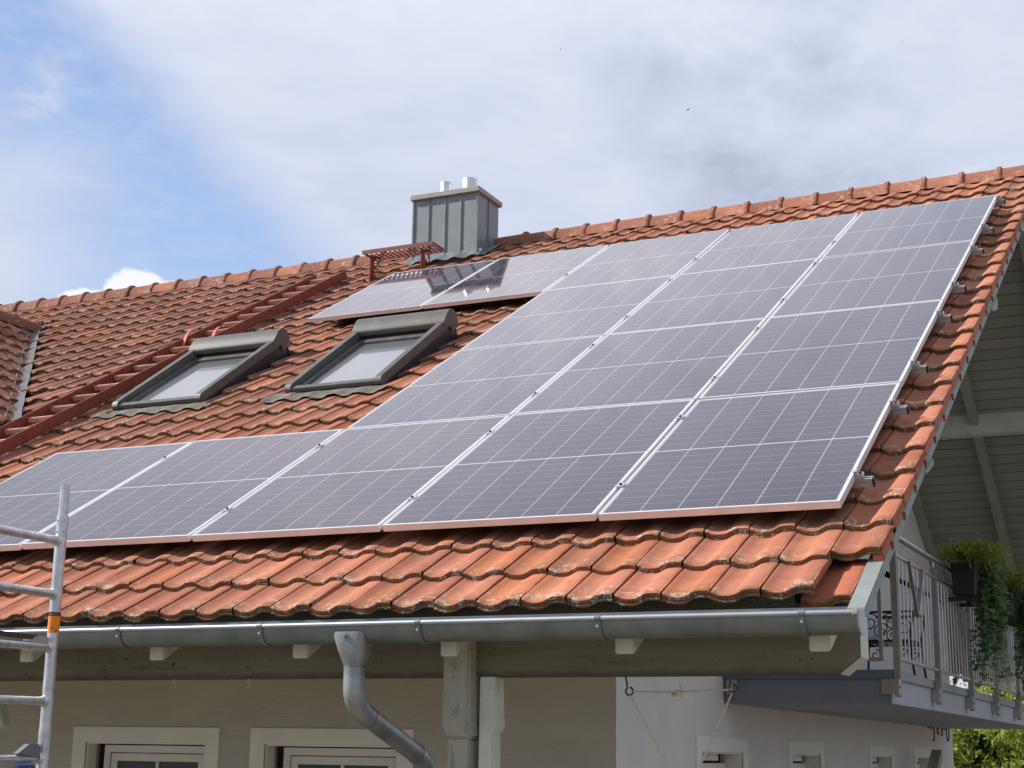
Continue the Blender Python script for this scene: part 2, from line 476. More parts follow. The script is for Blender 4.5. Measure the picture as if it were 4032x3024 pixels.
# dark window panes: clear reflective glass over a dark room
for nm, base, rg in (('pane', (0.012, 0.013, 0.015), 0.04), ('skylight_pane', (0.16, 0.17, 0.17), 0.03)):
    m = mat(nm, base, 0.3)
    b = m.node_tree.nodes['Principled BSDF']
    b.inputs['Coat Weight'].default_value = 1.0 if nm != 'pane' else 0.15
    b.inputs['Coat Roughness'].default_value = rg
    b.inputs['Coat IOR'].default_value = 2.4 if nm != 'pane' else 1.5

# boarded soffit: grooves every 0.14 m along the back slope
m = mat('soffit', (0.36, 0.37, 0.33), 0.75, spec=0.3)
k = NT(m.node_tree)
b = k.n['Principled BSDF']
pos = k.n.new('ShaderNodeNewGeometry').outputs['Position']
_, py_, _ = k.sep(pos)
fr = k.math('FRACT', k.math('DIVIDE', py_, 0.130))
gr = k.smooth(k.math('ABSOLUTE', k.math('SUBTRACT', fr, 0.5)), 0.0, 0.055, 1.0, 0.0)
bid = k.n.new('ShaderNodeTexWhiteNoise')
bid.noise_dimensions = '1D'
k.l.new(k.math('FLOOR', k.math('ADD', k.math('DIVIDE', py_, 0.130), 0.5)), bid.inputs['W'])
cc = k.mix(bid.outputs[0], (0.29, 0.295, 0.255), (0.345, 0.35, 0.305))
cc = k.mix(k.math('MULTIPLY', gr, 0.9), cc, (0.025, 0.025, 0.02))
k.l.new(cc, b.inputs['Base Color'])
k.l.new(k.bump(k.math('SUBTRACT', 1.0, gr), 0.6, 0.01), b.inputs['Normal'])

# perforated eaves comb
m = mat('comb_mesh', (0.03, 0.028, 0.022), 0.6)
k = NT(m.node_tree)
b = k.n['Principled BSDF']
pos = k.n.new('ShaderNodeNewGeometry').outputs['Position']
px_, py_, pz_ = k.sep(pos)
vor = k.n.new('ShaderNodeTexVoronoi')
vor.inputs['Scale'].default_value = 110
vor.inputs['Randomness'].default_value = 0.25
k.l.new(k.comb(px_, pz_), vor.inputs['Vector'])
k.l.new(k.mix(k.smooth(vor.outputs[0], 0.38, 0.46), (0.004, 0.004, 0.004), (0.085, 0.08, 0.05)), b.inputs['Base Color'])

# woven planter
m = mat('wicker', (0.020, 0.021, 0.026), 0.5)
k = NT(m.node_tree)
b = k.n['Principled BSDF']
pos = k.n.new('ShaderNodeNewGeometry').outputs['Position']
px_, py_, pz_ = k.sep(pos)
wv = k.math('SINE', k.math('MULTIPLY', pz_, 420.0))
wx = k.math('SINE', k.math('MULTIPLY', k.math('ADD', px_, py_), 260.0))
k.l.new(k.bump(k.math('MULTIPLY', wv, wx), 0.9, 0.006), b.inputs['Normal'])

# patterned cushion
m = mat('cushion_cloth', (0.55, 0.60, 0.68), 0.9, vary=0.0, dirt=(0.14, 0.20, 0.32), dscale=16, damt=0.9)


# ------------------------------------------------------------------ mesh builder
class MB:
    def __init__(s):
        s.v = []
        s.f = []
        s.uv = []        # per-vertex uv (optional)

    def add(s, verts, faces):
        o = len(s.v)
        s.v.extend([tuple(p) for p in verts])
        s.f.extend([tuple(i + o for i in f) for f in faces])
        return s

    def box(s, x0, x1, y0, y1, z0, z1):
        p = [(x0, y0, z0), (x1, y0, z0), (x1, y1, z0), (x0, y1, z0), (x0, y0, z1), (x1, y0, z1), (x1, y1, z1), (x0, y1, z1)]
        return s.add(p, [(0, 3, 2, 1), (4, 5, 6, 7), (0, 1, 5, 4), (1, 2, 6, 5), (2, 3, 7, 6), (3, 0, 4, 7)])

    def bar(s, a, b, w, h, up=(0, 0, 1)):
        """rectangular bar from a to b, w across, h along up"""
        a, b = Vector(a), Vector(b)
        d = (b - a).normalized()
        up = Vector(up)
        x = d.cross(up).normalized()
        y = x.cross(d).normalized()
        p = []
        for q in (a, b):
            for sx, sy in ((-1, -1), (1, -1), (1, 1), (-1, 1)):
                p.append(q + x * sx * w / 2 + y * sy * h / 2)
        return s.add(p, [(0, 3, 2, 1), (4, 5, 6, 7), (0, 1, 5, 4), (1, 2, 6, 5), (2, 3, 7, 6), (3, 0, 4, 7)])

    def tube(s, pts, r, seg=10, cap=True, closed=False):
        pts = [Vector(p) for p in pts]
        n = len(pts)
        rs = r if isinstance(r, (list, tuple)) else [r] * n
        rings = []
        prev = None
        for i, p in enumerate(pts):
            if closed:
                d = pts[(i + 1) % n] - pts[i - 1]
            else:
                d = pts[min(i + 1, n - 1)] - pts[max(i - 1, 0)]
            d = d.normalized()
            if prev is None:
                ref = Vector((0, 0, 1)) if abs(d.z) < 0.9 else Vector((1, 0, 0))
                x = d.cross(ref).normalized()
            else:
                x = (prev - d * prev.dot(d)).normalized()
            prev = x
            y = d.cross(x)
            rings.append([p + (x * math.cos(2 * PI * k / seg) + y * math.sin(2 * PI * k / seg)) * rs[i] for k in range(seg)])
        vs = [q for rg in rings for q in rg]
        fs = []
        m = n if closed else n - 1
        for i in range(m):
            j = (i + 1) % n
            for k in range(seg):
                k2 = (k + 1) % seg
                fs.append((i * seg + k, i * seg + k2, j * seg + k2, j * seg + k))
        if cap and not closed:
            fs.append(tuple(reversed(range(seg))))
            fs.append(tuple((n - 1) * seg + k for k in range(seg)))
        return s.add(vs, fs)

    def sweep(s, prof, x0, x1, closed=True):
        """profile of (y,z) points run along x"""
        n = len(prof)
        vs = [(x0, y, z) for y, z in prof] + [(x1, y, z) for y, z in prof]
        fs = []
        for i in range(n if closed else n - 1):
            j = (i + 1) % n
            fs.append((i, i + n, j + n, j))
        if closed:
            fs.append(tuple(range(n)))
            fs.append(tuple(reversed(range(n, 2 * n))))
        return s.add(vs, fs)

    def prism(s, poly, d):
        """polygon of 3d points extruded by vector d"""
        n = len(poly)
        d = Vector(d)
        vs = [Vector(p) for p in poly] + [Vector(p) + d for p in poly]
        fs = [tuple(reversed(range(n))), tuple(range(n, 2 * n))]
        for i in range(n):
            j = (i + 1) % n
            fs.append((i, j, j + n, i + n))
        return s.add(vs, fs)

    def xf(s, fn):
        s.v = [tuple(fn(*p)) for p in s.v]
        return s

    def mesh(s, name, m, smooth=False, bevel=0.0):
        me = bpy.data.meshes.new(name)
        me.from_pydata(s.v, [], s.f)
        if s.uv:
            lay = me.uv_layers.new(name='UVMap')
            idx = [0] * len(me.loops)
            me.loops.foreach_get('vertex_index', idx)
            flat = []
            for i in idx:
                flat.extend(s.uv[i])
            lay.data.foreach_set('uv', flat)
        me.materials.append(MATS[m])
        import bmesh
        bm = bmesh.new()
        bm.from_mesh(me)
        if not s.uv and len(bm.faces) < 6000:
            bmesh.ops.recalc_face_normals(bm, faces=bm.faces)
        if bevel:
            bmesh.ops.bevel(bm, geom=[e for e in bm.edges if len(e.link_faces) == 2 and e.calc_face_angle(0) > 0.6],
                            offset=bevel, segments=2, affect='EDGES', clamp_overlap=True)
        bm.to_mesh(me)
        bm.free()
        if smooth:
            me.shade_smooth()
            try:
                me.set_sharp_from_angle(angle=R(38))
            except Exception:
                pass
        return me


def root(name, label, cat, loc=(0, 0, 0), rot=(0, 0, 0), group=None, kind=None):
    o = bpy.data.objects.new(name, None)
    o.empty_display_size = 0.1
    COL.objects.link(o)
    o.location = loc
    o.rotation_euler = rot
    tag(o, label, cat, group, kind)
    return o


def tag(o, label=None, cat=None, group=None, kind=None):
    if label:
        o['label'] = label
    if cat:
        o['category'] = cat
    if group:
        o['group'] = group
    if kind:
        o['kind'] = kind
    return o


def wm(o):
    """world matrix without waiting for the depsgraph"""
    m = Matrix.LocRotScale(o.location, o.rotation_euler, o.scale)
    if o.parent:
        return wm(o.parent) @ o.matrix_parent_inverse @ m
    return m


def part(name, mb, m, parent=None, smooth=False, bevel=0.0, local=False, label=None):
    """one mesh object; vertices are in world space unless local"""
    o = bpy.data.objects.new(name, mb.mesh(name, m, smooth, bevel))
    COL.objects.link(o)
    if parent is not None:
        o.parent = parent
        if not local:
            o.matrix_parent_inverse = wm(parent).inverted()
    if label:
        o['label'] = label
    return o


def copy_tree(o, parent=None):
    c = o.copy()
    COL.objects.link(c)
    if parent is not None:
        c.parent = parent
    for ch in list(o.children):
        copy_tree(ch, c)
    return c


def RP(u, v, n=0.0):
    """roof coordinates (along eave, up slope, off the panel plane) to world"""
    return (u, v * CT - n * ST, v * ST + n * CT)


# ------------------------------------------------------------------ ground
g_ = MB()
g_.add([(-400, -400, -3.3), (400, -400, -3.3), (400, 400, -3.3), (-400, 400, -3.3)], [(0, 1, 2, 3)])
tag(part('ground', g_, 'ground'), kind='structure')

# ------------------------------------------------------------------ house
house = root('house', 'cream plastered house under an orange clay tiled gable roof', 'house', (-7.0, 7.5, -3.3))
XG = -1.75           # gable wall
YF = 1.825           # front wall under the porch roof
RY, RZ = 7.534, 4.19 # ridge
XL = -16.0           # far left end of what is built
XV = 0.235           # verge edge


def wall_with_holes(mb, axis, at, thick, a0, a1, z0, z1, holes):
    """wall slab in a vertical plane with rectangular openings (a0,a1,z0,z1)"""
    cuts = sorted(set([a0, a1] + [h[0] for h in holes] + [h[1] for h in holes]))
    for i in range(len(cuts) - 1):
        p, q = cuts[i], cuts[i + 1]
        zs = [(z0, z1)]
        for h in holes:
            if h[0] <= p + 1e-6 and h[1] >= q - 1e-6:
                zs = [(z0, h[2]), (h[3], z1)]
        for s_, t_ in zs:
            if axis == 'y':
                mb.box(p, q, at, at + thick, s_, t_)
            else:
                mb.box(at - thick, at, p, q, s_, t_)


# front wall with two windows
FW = [(-5.664, -4.481), (-4.238, -3.062)]
fz = -0.962
fholes = [(a + 0.105, b - 0.10, -2.6, fz - 0.098) for a, b in FW]
w = MB()
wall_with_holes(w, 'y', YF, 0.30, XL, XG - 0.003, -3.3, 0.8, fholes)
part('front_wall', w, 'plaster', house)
# gable wall with four windows, and the triangle above it
GW = [(3.241, 4.403), (5.51, 6.636), (8.398, 9.52), (10.58, 11.69)]
gz_ = -0.968
gholes = [(a + 0.105, b - 0.105, -2.2, gz_ - 0.095) for a, b in GW]
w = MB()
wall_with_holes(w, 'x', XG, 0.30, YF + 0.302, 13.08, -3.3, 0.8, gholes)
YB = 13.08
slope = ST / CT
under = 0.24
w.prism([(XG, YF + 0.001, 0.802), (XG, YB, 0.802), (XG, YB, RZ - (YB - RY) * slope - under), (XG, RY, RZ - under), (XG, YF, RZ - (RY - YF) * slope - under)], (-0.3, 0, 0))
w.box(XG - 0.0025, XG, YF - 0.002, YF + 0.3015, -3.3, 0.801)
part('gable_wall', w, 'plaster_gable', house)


def window(ax, at, a0, a1, z1, z0, d):
    """framed window in a wall opening; d = depth of the reveal; a runs along the wall"""
    def bx(mb, p, q, n0, n1, s_, t_):
        # n is measured into the wall
        if ax == 'y':
            mb.box(p, q, at + n0, at + n1, s_, t_)
        else:
            mb.box(at - n1, at - n0, p, q, s_, t_)
    band = 0.105
    sur = MB()
    bx(sur, a0, a1, -0.012, 0.004, z1 - 0.097, z1)
    bx(sur, a0, a0 + band, -0.012, 0.004, z0, z1 - 0.097)
    bx(sur, a1 - band, a1, -0.012, 0.004, z0, z1 - 0.097)
    win = part('window', sur, 'trim_white', house)
    o0, o1, t = a0 + band, a1 - band, z1 - 0.097
    rv = MB()
    bx(rv, o0 + 0.001, o0 + 0.012, 0.006, d, z0, t - 0.001)
    bx(rv, o1 - 0.012, o1 - 0.001, 0.006, d, z0, t - 0.001)
    bx(rv, o0 + 0.012, o1 - 0.012, 0.006, d, t - 0.012, t - 0.001)
    part('reveal', rv, 'trim_white', win)
    gp = MB()
    bx(gp, o0 + 0.012, o1 - 0.012, d + 0.03, d + 0.04, z0, t - 0.012)
    part('dark_backing', gp, 'dark_gap', win)
    fr = MB()
    top = t - 0.012
    if ax == 'x':
        sb = MB()
        bx(sb, o0 + 0.014, o0 + 0.70, d - 0.03, d + 0.02, top - 0.045, top - 0.001)
        part('shutter_box', sb, 'frame_white', win)
        top -= 0.055
    f0, f1 = o0 + 0.024 + (0.06 if ax == 'y' else 0), o1 - 0.022
    for (p, q, s_, u_) in ((f0, f1, top - 0.055, top - 0.008), (f0, f0 + 0.05, z0, top - 0.055), (f1 - 0.05, f1, z0, top - 0.055)):
        bx(fr, p, q, d - 0.012, d + 0.026, s_, u_)
    part('frame', fr, 'frame_white', win, bevel=0.004)
    sa = MB()
    g0, g1, gt = f0 + 0.054, f1 - 0.054, top - 0.060
    for (p, q, s_, u_) in ((g0, g1, gt - 0.05, gt), (g0, g0 + 0.05, z0, gt - 0.05), (g1 - 0.05, g1, z0, gt - 0.05), ((g0 + g1) / 2 - 0.012, (g0 + g1) / 2 + 0.012, z0, gt - 0.05)):
        bx(sa, p, q, d - 0.002, d + 0.024, s_, u_)
    part('sash', sa, 'frame_white', win, bevel=0.004)
    pn = MB()
    bx(pn, g0 + 0.05, g1 - 0.05, d + 0.012, d + 0.018, z0, gt - 0.05)
    part('pane', pn, 'pane', win)


for a, b in FW:
    window('y', YF, a, b, fz, -2.6, 0.10)
for a, b in GW:
    window('x', XG, a, b, gz_, -2.2, 0.13)

# roof deck and boarded soffit
rd = MB()
rd.prism([RP(XL, -0.62, -0.20), RP(0.06, -0.62, -0.20), RP(0.06, 8.64, -0.20), RP(XL, 8.64, -0.20)],
         Vector(RP(0, 0, -0.03)))
part('roof_deck', rd, 'deck_dark', house)


def BP(x, s_, n):
    """back slope: s_ metres down from the ridge, n off its top surface"""
    return (x, RY + s_ * CT + n * ST, RZ - s_ * ST + n * CT)


bd = MB()
LB = 7.95
bd.prism([BP(XL, 0, -0.02), BP(XV - 0.09, 0, -0.02), BP(XV - 0.09, LB, -0.02), BP(XL, LB, -0.02)], Vector(BP(0, 0, -0.21)) - Vector(BP(0, 0, -0.02)))
part('back_roof', bd, 'clay_new', house)
bs = MB()
bs.prism([BP(XL, 0.02, -0.235), BP(XV - 0.095, 0.02, -0.235), BP(XV - 0.095, LB, -0.235), BP(XL, LB, -0.235)], Vector(BP(0, 0, -0.255)) - Vector(BP(0, 0, -0.235)))
part('soffit', bs, 'soffit', house)
# rafters of the back slope, seen from below
for xr in (-1.70, -0.85, 0.0):
    q = MB()
    q.bar(BP(xr, 0.1, -0.305), BP(xr, LB, -0.305), 0.085, 0.10, up=(0, ST, CT))
    part('rafter', q, 'timber_back', house)
# front-slope rafters, each with a sloping cut at its tail
for xr in (-8.1, -7.27, -6.45, -5.64, -4.83, -4.025, -3.215, -2.40, -1.63, -0.805, 0.02):
    q = MB()
    ht = 0.14
    y0 = -0.52
    # tail: plumb face, flat underside cut, then rafter line
    v_at = lambda y, n: (y + n * ST) / CT
    top_n = -0.235
    p = []
    p.append(RP(xr - 0.043, v_at(y0, top_n), top_n))
    zt = -0.682
    p.append((xr - 0.043, y0, zt + 0.0))
    # underside runs up the slope
    b0 = Vector((xr - 0.043, y0 + 0.012, zt))
    L = 2.6 if xr < -0.3 else 1.2
    b1 = b0 + Vector((0, CT, ST)) * L
    p.append(tuple(b0))
    p.append(tuple(b1))
    vv = (b1.y * CT + b1.z * ST)
    p.append(RP(xr - 0.043, vv, top_n))
    q.prism(p, (0.086, 0, 0))
    part('rafter', q, 'timber_pale', house, bevel=0.006)
# eaves soffit boards above the rafters (front slope)
fs = MB()
fs.prism([RP(XL, -0.60, -0.233), RP(0.05, -0.60, -0.233), RP(0.05, 8.5, -0.233), RP(XL, 8.5, -0.233)], Vector(RP(0, 0, -0.002)))
part('soffit', fs, 'timber_pale', house)

# eave beam, chamfered at its right end
YBm = -0.27
q = MB()
x1 = 0.125
q.prism([(XL, YBm, -0.757), (x1 - 0.085, YBm, -0.757), (x1, YBm, -0.690), (x1, YBm, -0.50), (XL, YBm, -0.50)], (0, 0.15, 0))
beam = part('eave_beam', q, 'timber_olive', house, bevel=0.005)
q = MB()
q.prism([(x1 + 0.0005, YBm + 0.004, -0.690), (x1 + 0.0005, YBm + 0.146, -0.690), (x1 + 0.0005, YBm + 0.146, -0.502), (x1 + 0.0005, YBm + 0.004, -0.502)], (0.002, 0, 0))
q.prism([(x1 - 0.084, YBm + 0.004, -0.7575), (x1 + 0.0005, YBm + 0.004, -0.6905), (x1 + 0.0005, YBm + 0.146, -0.6905), (x1 - 0.084, YBm + 0.146, -0.7575)], (0.0015, 0, -0.002))
part('pale_end', q, 'timber_pale', beam)
# mid purlins on brackets through the gable, and the back-slope purlin
for (ya, yb_, zb) in ((0.83, 1.02, 0.245), (3.55, 3.80, 1.785), (5.50, 5.78, 2.965)):
    q = MB()
    zt = lambda y: (y * ST - 0.205) / CT
    q.prism([(XG, ya, zb + 0.0), (XG, yb_ - 0.02, zb + 0.07), (XG, yb_, zb + 0.10), (XG, yb_, zt(yb_)), (XG, ya, zt(ya) - 0.0)] if zt(ya) > zb + 0.01 else
            [(XG, ya, zb), (XG, yb_, zb + 0.075), (XG, yb_, zt(yb_)), (XG, ya, zb + 0.01)], (0.236 - XG, 0, 0))
    part('purlin', q, 'timber_post', house)
q = MB()
q.box(XG, 0.90, 10.0, 10.16, 2.262, 2.545)
part('purlin', q, 'timber_beam', house, bevel=0.006)
q = MB()
q.box(XG, 0.30, 14.05, 14.2, -0.12, 0.16)
part('purlin', q, 'timber_back', house, bevel=0.006)
q = MB()
q.box(XG, 0.18, RY - 0.08, RY + 0.08, RZ - 0.62, RZ - 0.36)
part('ridge_beam', q, 'timber_back', house, bevel=0.006)

# barge board on the front verge
q = MB()
q.prism([RP(0.148, -0.765, -0.162), RP(0.148, 8.55, -0.162), RP(0.148, 8.55, -0.214), RP(0.148, -0.66, -0.214), (0.148, -0.555, -0.56), (0.148, -0.585, -0.56)], (0.072, 0, 0))
part('barge_board', q, 'barge_paint', house, bevel=0.003)
q = MB()
q.prism([BP(0.148, 0.0, -0.06), BP(0.148, LB, -0.06), BP(0.148, LB, -0.30), BP(0.148, 0.0, -0.30)], (0.066, 0, 0))
part('barge_board', q, 'barge_paint', house)

# porch post: bolted head block, post and a second board beside it
YP = -0.34
ph = MB()
ph.prism([(-1.757, YP, -0.50), (-1.757, YP, -0.985), (-1.735, YP + 0.022, -1.032), (-1.735, YP + 0.16, -1.032), (-1.757, YP + 0.16, -0.985), (-1.757, YP + 0.16, -0.50)], (0.137, 0, 0))
post = part('porch_post', ph, 'timber_post', house, bevel=0.012)
q = MB()
q.box(-1.735, -1.622, YP + 0.026, YP + 0.156, -3.3, -1.0325)
part('lower_post', q, 'timber_post', post, bevel=0.006)
q = MB()
q.prism([(-1.594, YP + 0.06, -0.759), (-1.515, YP + 0.06, -0.759), (-1.505, YP + 0.06, -0.985), (-1.525, YP + 0.06, -1.015), (-1.525, YP + 0.06, -3.3), (-1.594, YP + 0.06, -3.3)], (0, 0.09, 0))
part('side_board', q, 'timber_pale', post, bevel=0.005)
for zz in (-0.722, -0.920):
    q = MB()
    q.tube([(-1.700, YP + 0.002, zz), (-1.700, YP - 0.003, zz)], 0.026, 16)
    q.tube([(-1.700, YP - 0.003, zz), (-1.700, YP - 0.013, zz)], 0.014, 6)
    part('bolt', q, 'timber_post', post)
q = MB()
q.bar((-5.52, 0.8, -0.62), (-5.335, 0.8, -0.99), 0.055, 0.07, up=(0, 1, 0))
part('brace', q, 'timber_pale', house, bevel=0.006)
q = MB()
for xx in (-3.32, -2.876):
    pts = [(xx, -0.23, -0.757)] + [(xx + 0.011 * math.sin(t) , -0.23, -0.778 - 0.011 + 0.011 * math.cos(t)) for t in [i * PI / 5 for i in range(0, 8)]]
    hk = MB()
    hk.tube(pts, 0.0022, 6)
    tag(part('screw_hook', hk, 'alu', smooth=True),
        'tiny pale screw hook under the eave beam, ' + ('left one of the two' if xx < -3 else 'right one near the downpipe'), 'hook', 'small hooks under the eave beam')

# ------------------------------------------------------------------ roof tiles
TW = 0.2115
VC = [-0.73, -0.405, -0.065, 0.27, 0.61, 0.95, 1.30, 1.65, 2.01, 2.37, 2.72, 3.07, 3.425, 3.79, 4.15, 4.51, 4.875, 5.24, 5.605, 5.97,
      6.335, 6.70, 7.075, 7.445, 7.82, 8.205]
PROF = [(0.014, 11), (0.04, 13.5), (0.085, 11.0), (0.14, 6), (0.20, 2.0), (0.28, 0), (0.40, 0.2), (0.48, 2.6), (0.56, 9.0), (0.62, 15.5), (0.68, 20.0),
        (0.77, 22), (0.90, 22), (0.965, 20.5), (0.988, 17.5)]


def tile_h(u):
    f = (u / TW) % 1.0
    for i in range(len(PROF) - 1):
        a, b = PROF[i], PROF[i + 1]
        if a[0] <= f <= b[0]:
            return (a[1] + (b[1] - a[1]) * (f - a[0]) / (b[0] - a[0])) / 1000
    return 0.009


LIP = [(0.024, 0.0), (0.009, -0.0010), (0.0015, -0.0055), (0.0, -0.010), (0.002, -0.0275), (-0.005, -0.0285), (-0.005, -0.0365), (0.018, -0.040)]
LUV = [0.002, -0.008, -0.026, -0.010, -0.004, -0.03]


def add_tile(mb, u0, v0, length, nbase, rise, width=TW, jit=0.0, side=False):
    """one interlocking clay tile: lip at v0, runs up the slope"""
    cols = len(PROF)
    du = random.uniform(-1, 1) * 0.0024 * jit
    dv = random.gauss(0, 0.0045) * jit
    dn = random.gauss(0, 0.0018) * jit
    tilt = random.gauss(0, 0.014) * jit
    rows = [(length, -rise)] + [(length * 0.5, -rise * 0.5)] + LIP
    o = len(mb.v)
    for ri, (rv, rn) in enumerate(rows):
        for (fu, h) in PROF:
            # the lip sags a little where the trough is
            sag = -0.011 * max(0.0, 1.0 - h / 22.0) * max(0.0, 1.0 - max(rv, 0) / 0.12)
            v = v0 + dv + rv + sag + (fu - 0.5) * width * tilt
            n = nbase + dn + rn + h / 1000.0
            mb.v.append((u0 + du + fu * width, v, n))
            mb.uv.append((fu, rv if ri < 4 else LUV[ri - 4]))
    nr = len(rows)
    for i in range(nr - 1):
        for j in range(cols - 1):
            a = o + i * cols + j
            mb.f.append((a, a + cols, a + cols + 1, a + 1))
    # side skirts so no light leaks through the seams
    for j in (0, cols - 1):
        b0 = len(mb.v)
        fu, h = PROF[j]
        for (rv, rn) in (rows[0], rows[2], rows[-1]):
            x, y, z = mb.v[o + (0 if rv == rows[0][0] else (2 if rv == rows[2][0] else nr - 1)) * cols + j]
            mb.v.append((x, y, z - (0.03 if not side else 0.045)))
            mb.uv.append((fu, rv))
        ia = [o + j, o + 2 * cols + j, o + (nr - 1) * cols + j]
        for a in range(2):
            q = (ia[a], ia[a + 1], b0 + a + 1, b0 + a)
            mb.f.append(q if j == 0 else tuple(reversed(q)))


def in_rect(u, v, r):
    return r[0] < u < r[1] and r[2] < v < r[3]


SKY = [(-6.35, -5.50), (-4.75, -3.92)]
VALT, VALB = (-10.366, 7.051), (-7.372, 3.14)


def valley_u(v):
    return VALB[0] + (v - VALB[1]) * (VALT[0] - VALB[0]) / (VALT[1] - VALB[1])


U0 = 0.005
tl = MB()
vt = MB()
NB = -0.144
for ci, v in enumerate(VC):
    nxt = VC[ci + 1] if ci + 1 < len(VC) else v + 0.37
    ln = nxt - v + 0.075
    if ci == len(VC) - 1:
        ln = 0.40
    rise = 0.030 * ln / (nxt - v)
    for j in range(0, 63):
        u = U0 - j * TW
        um, vm = u + TW / 2, v + 0.17
        if any(in_rect(um, vm, (s0 + 0.02, s1 - 0.02, 3.20, 4.45)) for s0, s1 in SKY):
            continue
        if v > 2.7 and v < 7.2 and u < valley_u(max(v + 0.1, 3.14)) - 0.05:
            continue
        if v < 3.0 and u < -7.35 and v > 1.0:
            if u < -7.6:
                continue
        if -6.0 < um < -5.3 and v > 7.80:
            continue
        if ci == 0 and j == 0:
            add_tile(vt, -0.066, -0.640, ln, -0.178, rise * 0.6, jit=0.2, side=True)
            continue
        skew = (0.055 if ci < 3 else 0.025) * math.exp(min(0, u) / 0.9)
        if j == 0 and ci == 1:
            skew = 0.105
        add_tile(tl, u, v + skew, ln, NB + 0.030, rise, jit=1.0, side=(j == 0))
tl.xf(RP)
vt.xf(RP)
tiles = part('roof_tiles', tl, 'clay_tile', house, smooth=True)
part('replaced_tile', vt, 'clay_new', house, smooth=True, label='fresh orange verge tile set lower at the corner')
# hanging flanges of the verge tiles, and batten ends below them
fl = MB()
for ci, v in enumerate(VC):
    if ci == 0:
        continue
    v = v + (0.10 if ci == 1 else 0.02)
    fl.prism([RP(XV - 0.030, v + 0.004, -0.122), RP(XV - 0.030, v + 0.33, -0.140), RP(XV - 0.030, v + 0.33, -0.160), RP(XV - 0.030, v + 0.02, -0.160)], (0.012, 0, 0))
fl.prism([RP(XV - 0.060, -0.300, -0.135), RP(XV - 0.060, -0.12, -0.14), RP(XV - 0.060, -0.30, -0.225), RP(XV - 0.060, -0.33, -0.225)], (0.038, 0, 0))
fl.uv = [(0.5, 0.2)] * len(fl.v)
part('verge_flange', fl, 'clay_new', house)
for ci, v in enumerate(VC[2:], 2):
    q = MB()
    c = Vector(RP(0, v - 0.05, -0.172))
    q.box(0.210, 0.228, c.y - 0.013, c.y + 0.013, c.z - 0.016, c.z + 0.016)
    part('batten_end', q, 'batten', house)
# eaves comb
q = MB()
q.prism([RP(XL, -0.655, -0.235), RP(-0.085, -0.655, -0.235), RP(-0.085, -0.655, -0.14), RP(XL, -0.655, -0.14)], Vector(RP(0, 0.008, 0)))
q.prism([RP(-0.085, -0.60, -0.285), RP(0.147, -0.60, -0.285), RP(0.147, -0.60, -0.212), RP(-0.085, -0.60, -0.212)], Vector(RP(0, 0.008, 0)))
part('eaves_comb', q, 'comb_mesh', house)

# ridge caps, one course of overlapping caps
rc = MB()
rc2 = MB()
RPROF = [(-0.135, -0.075), (-0.118, -0.02), (-0.085, 0.030), (-0.045, 0.058), (0.0, 0.066), (0.045, 0.058), (0.085, 0.030), (0.118, -0.02), (0.135, -0.075)]
xk = -0.118
i0 = -1
while xk - i0 * 0 > -16 and i0 < 46:
    xr = xk - i0 * 0.345                      # right end (collar) of this cap
    i0 += 1
    if -5.95 < xr - 0.1 < -5.15:
        continue
    tgt = rc if xr > -5.5 else rc2
    jz = random.uniform(-0.004, 0.004)
    jy = random.uniform(-0.005, 0.005)
    sect = [(-0.335, 0.98), (-0.050, 1.03), (-0.038, 1.19), (-0.004, 1.20), (0.004, 1.10), (0.008, 0.95)]
    o = len(tgt.v)
    for dx, sc_ in sect:
        for (py, pz) in RPROF:
            tgt.v.append((xr + dx, RY + jy + py * (1 + (sc_ - 1) * 0.45), RZ + jz + 0.0 + (pz + 0.06) * (1 + (sc_ - 1) * 1.0) - 0.06))
            tgt.uv.append((0.5, 0.15 if dx < -0.06 else 0.02))
    nP = len(RPROF)
    for i in range(len(sect) - 1):
        for j in range(nP - 1):
            a = o + i * nP + j
            tgt.f.append((a, a + nP, a + nP + 1, a + 1))
part('ridge_caps', rc2, 'clay_ridge', house, smooth=True)
part('ridge_caps', rc, 'clay_ridge', house, smooth=True)

# ------------------------------------------------------------------ gutter and downpipe
GY, GZ, GR = -0.630, -0.558, 0.071
gx0, gx1 = XL, 0.212
arc = [(GY + GR * math.cos(t), GZ + GR * math.sin(t)) for t in [PI + i * PI / 14 for i in range(15)]]
prof = [(y, z) for y, z in arc] + [(GY + GR, GZ + 0.045)]
inner = [(GY + (y - GY) * 0.965, GZ + (z - GZ) * 0.965) for y, z in reversed(arc)]
gm = MB()
gm.sweep(prof + [(GY + GR - 0.003, GZ + 0.045)] + inner, gx0, gx1)
gut = part('gutter', gm, 'zinc', house, smooth=True)
q = MB()
q.tube([(gx0, GY - GR - 0.004, GZ + 0.010), (gx1, GY - GR - 0.004, GZ + 0.010)], 0.0105, 12)
part('rolled_bead', q, 'zinc_bead', gut, smooth=True)
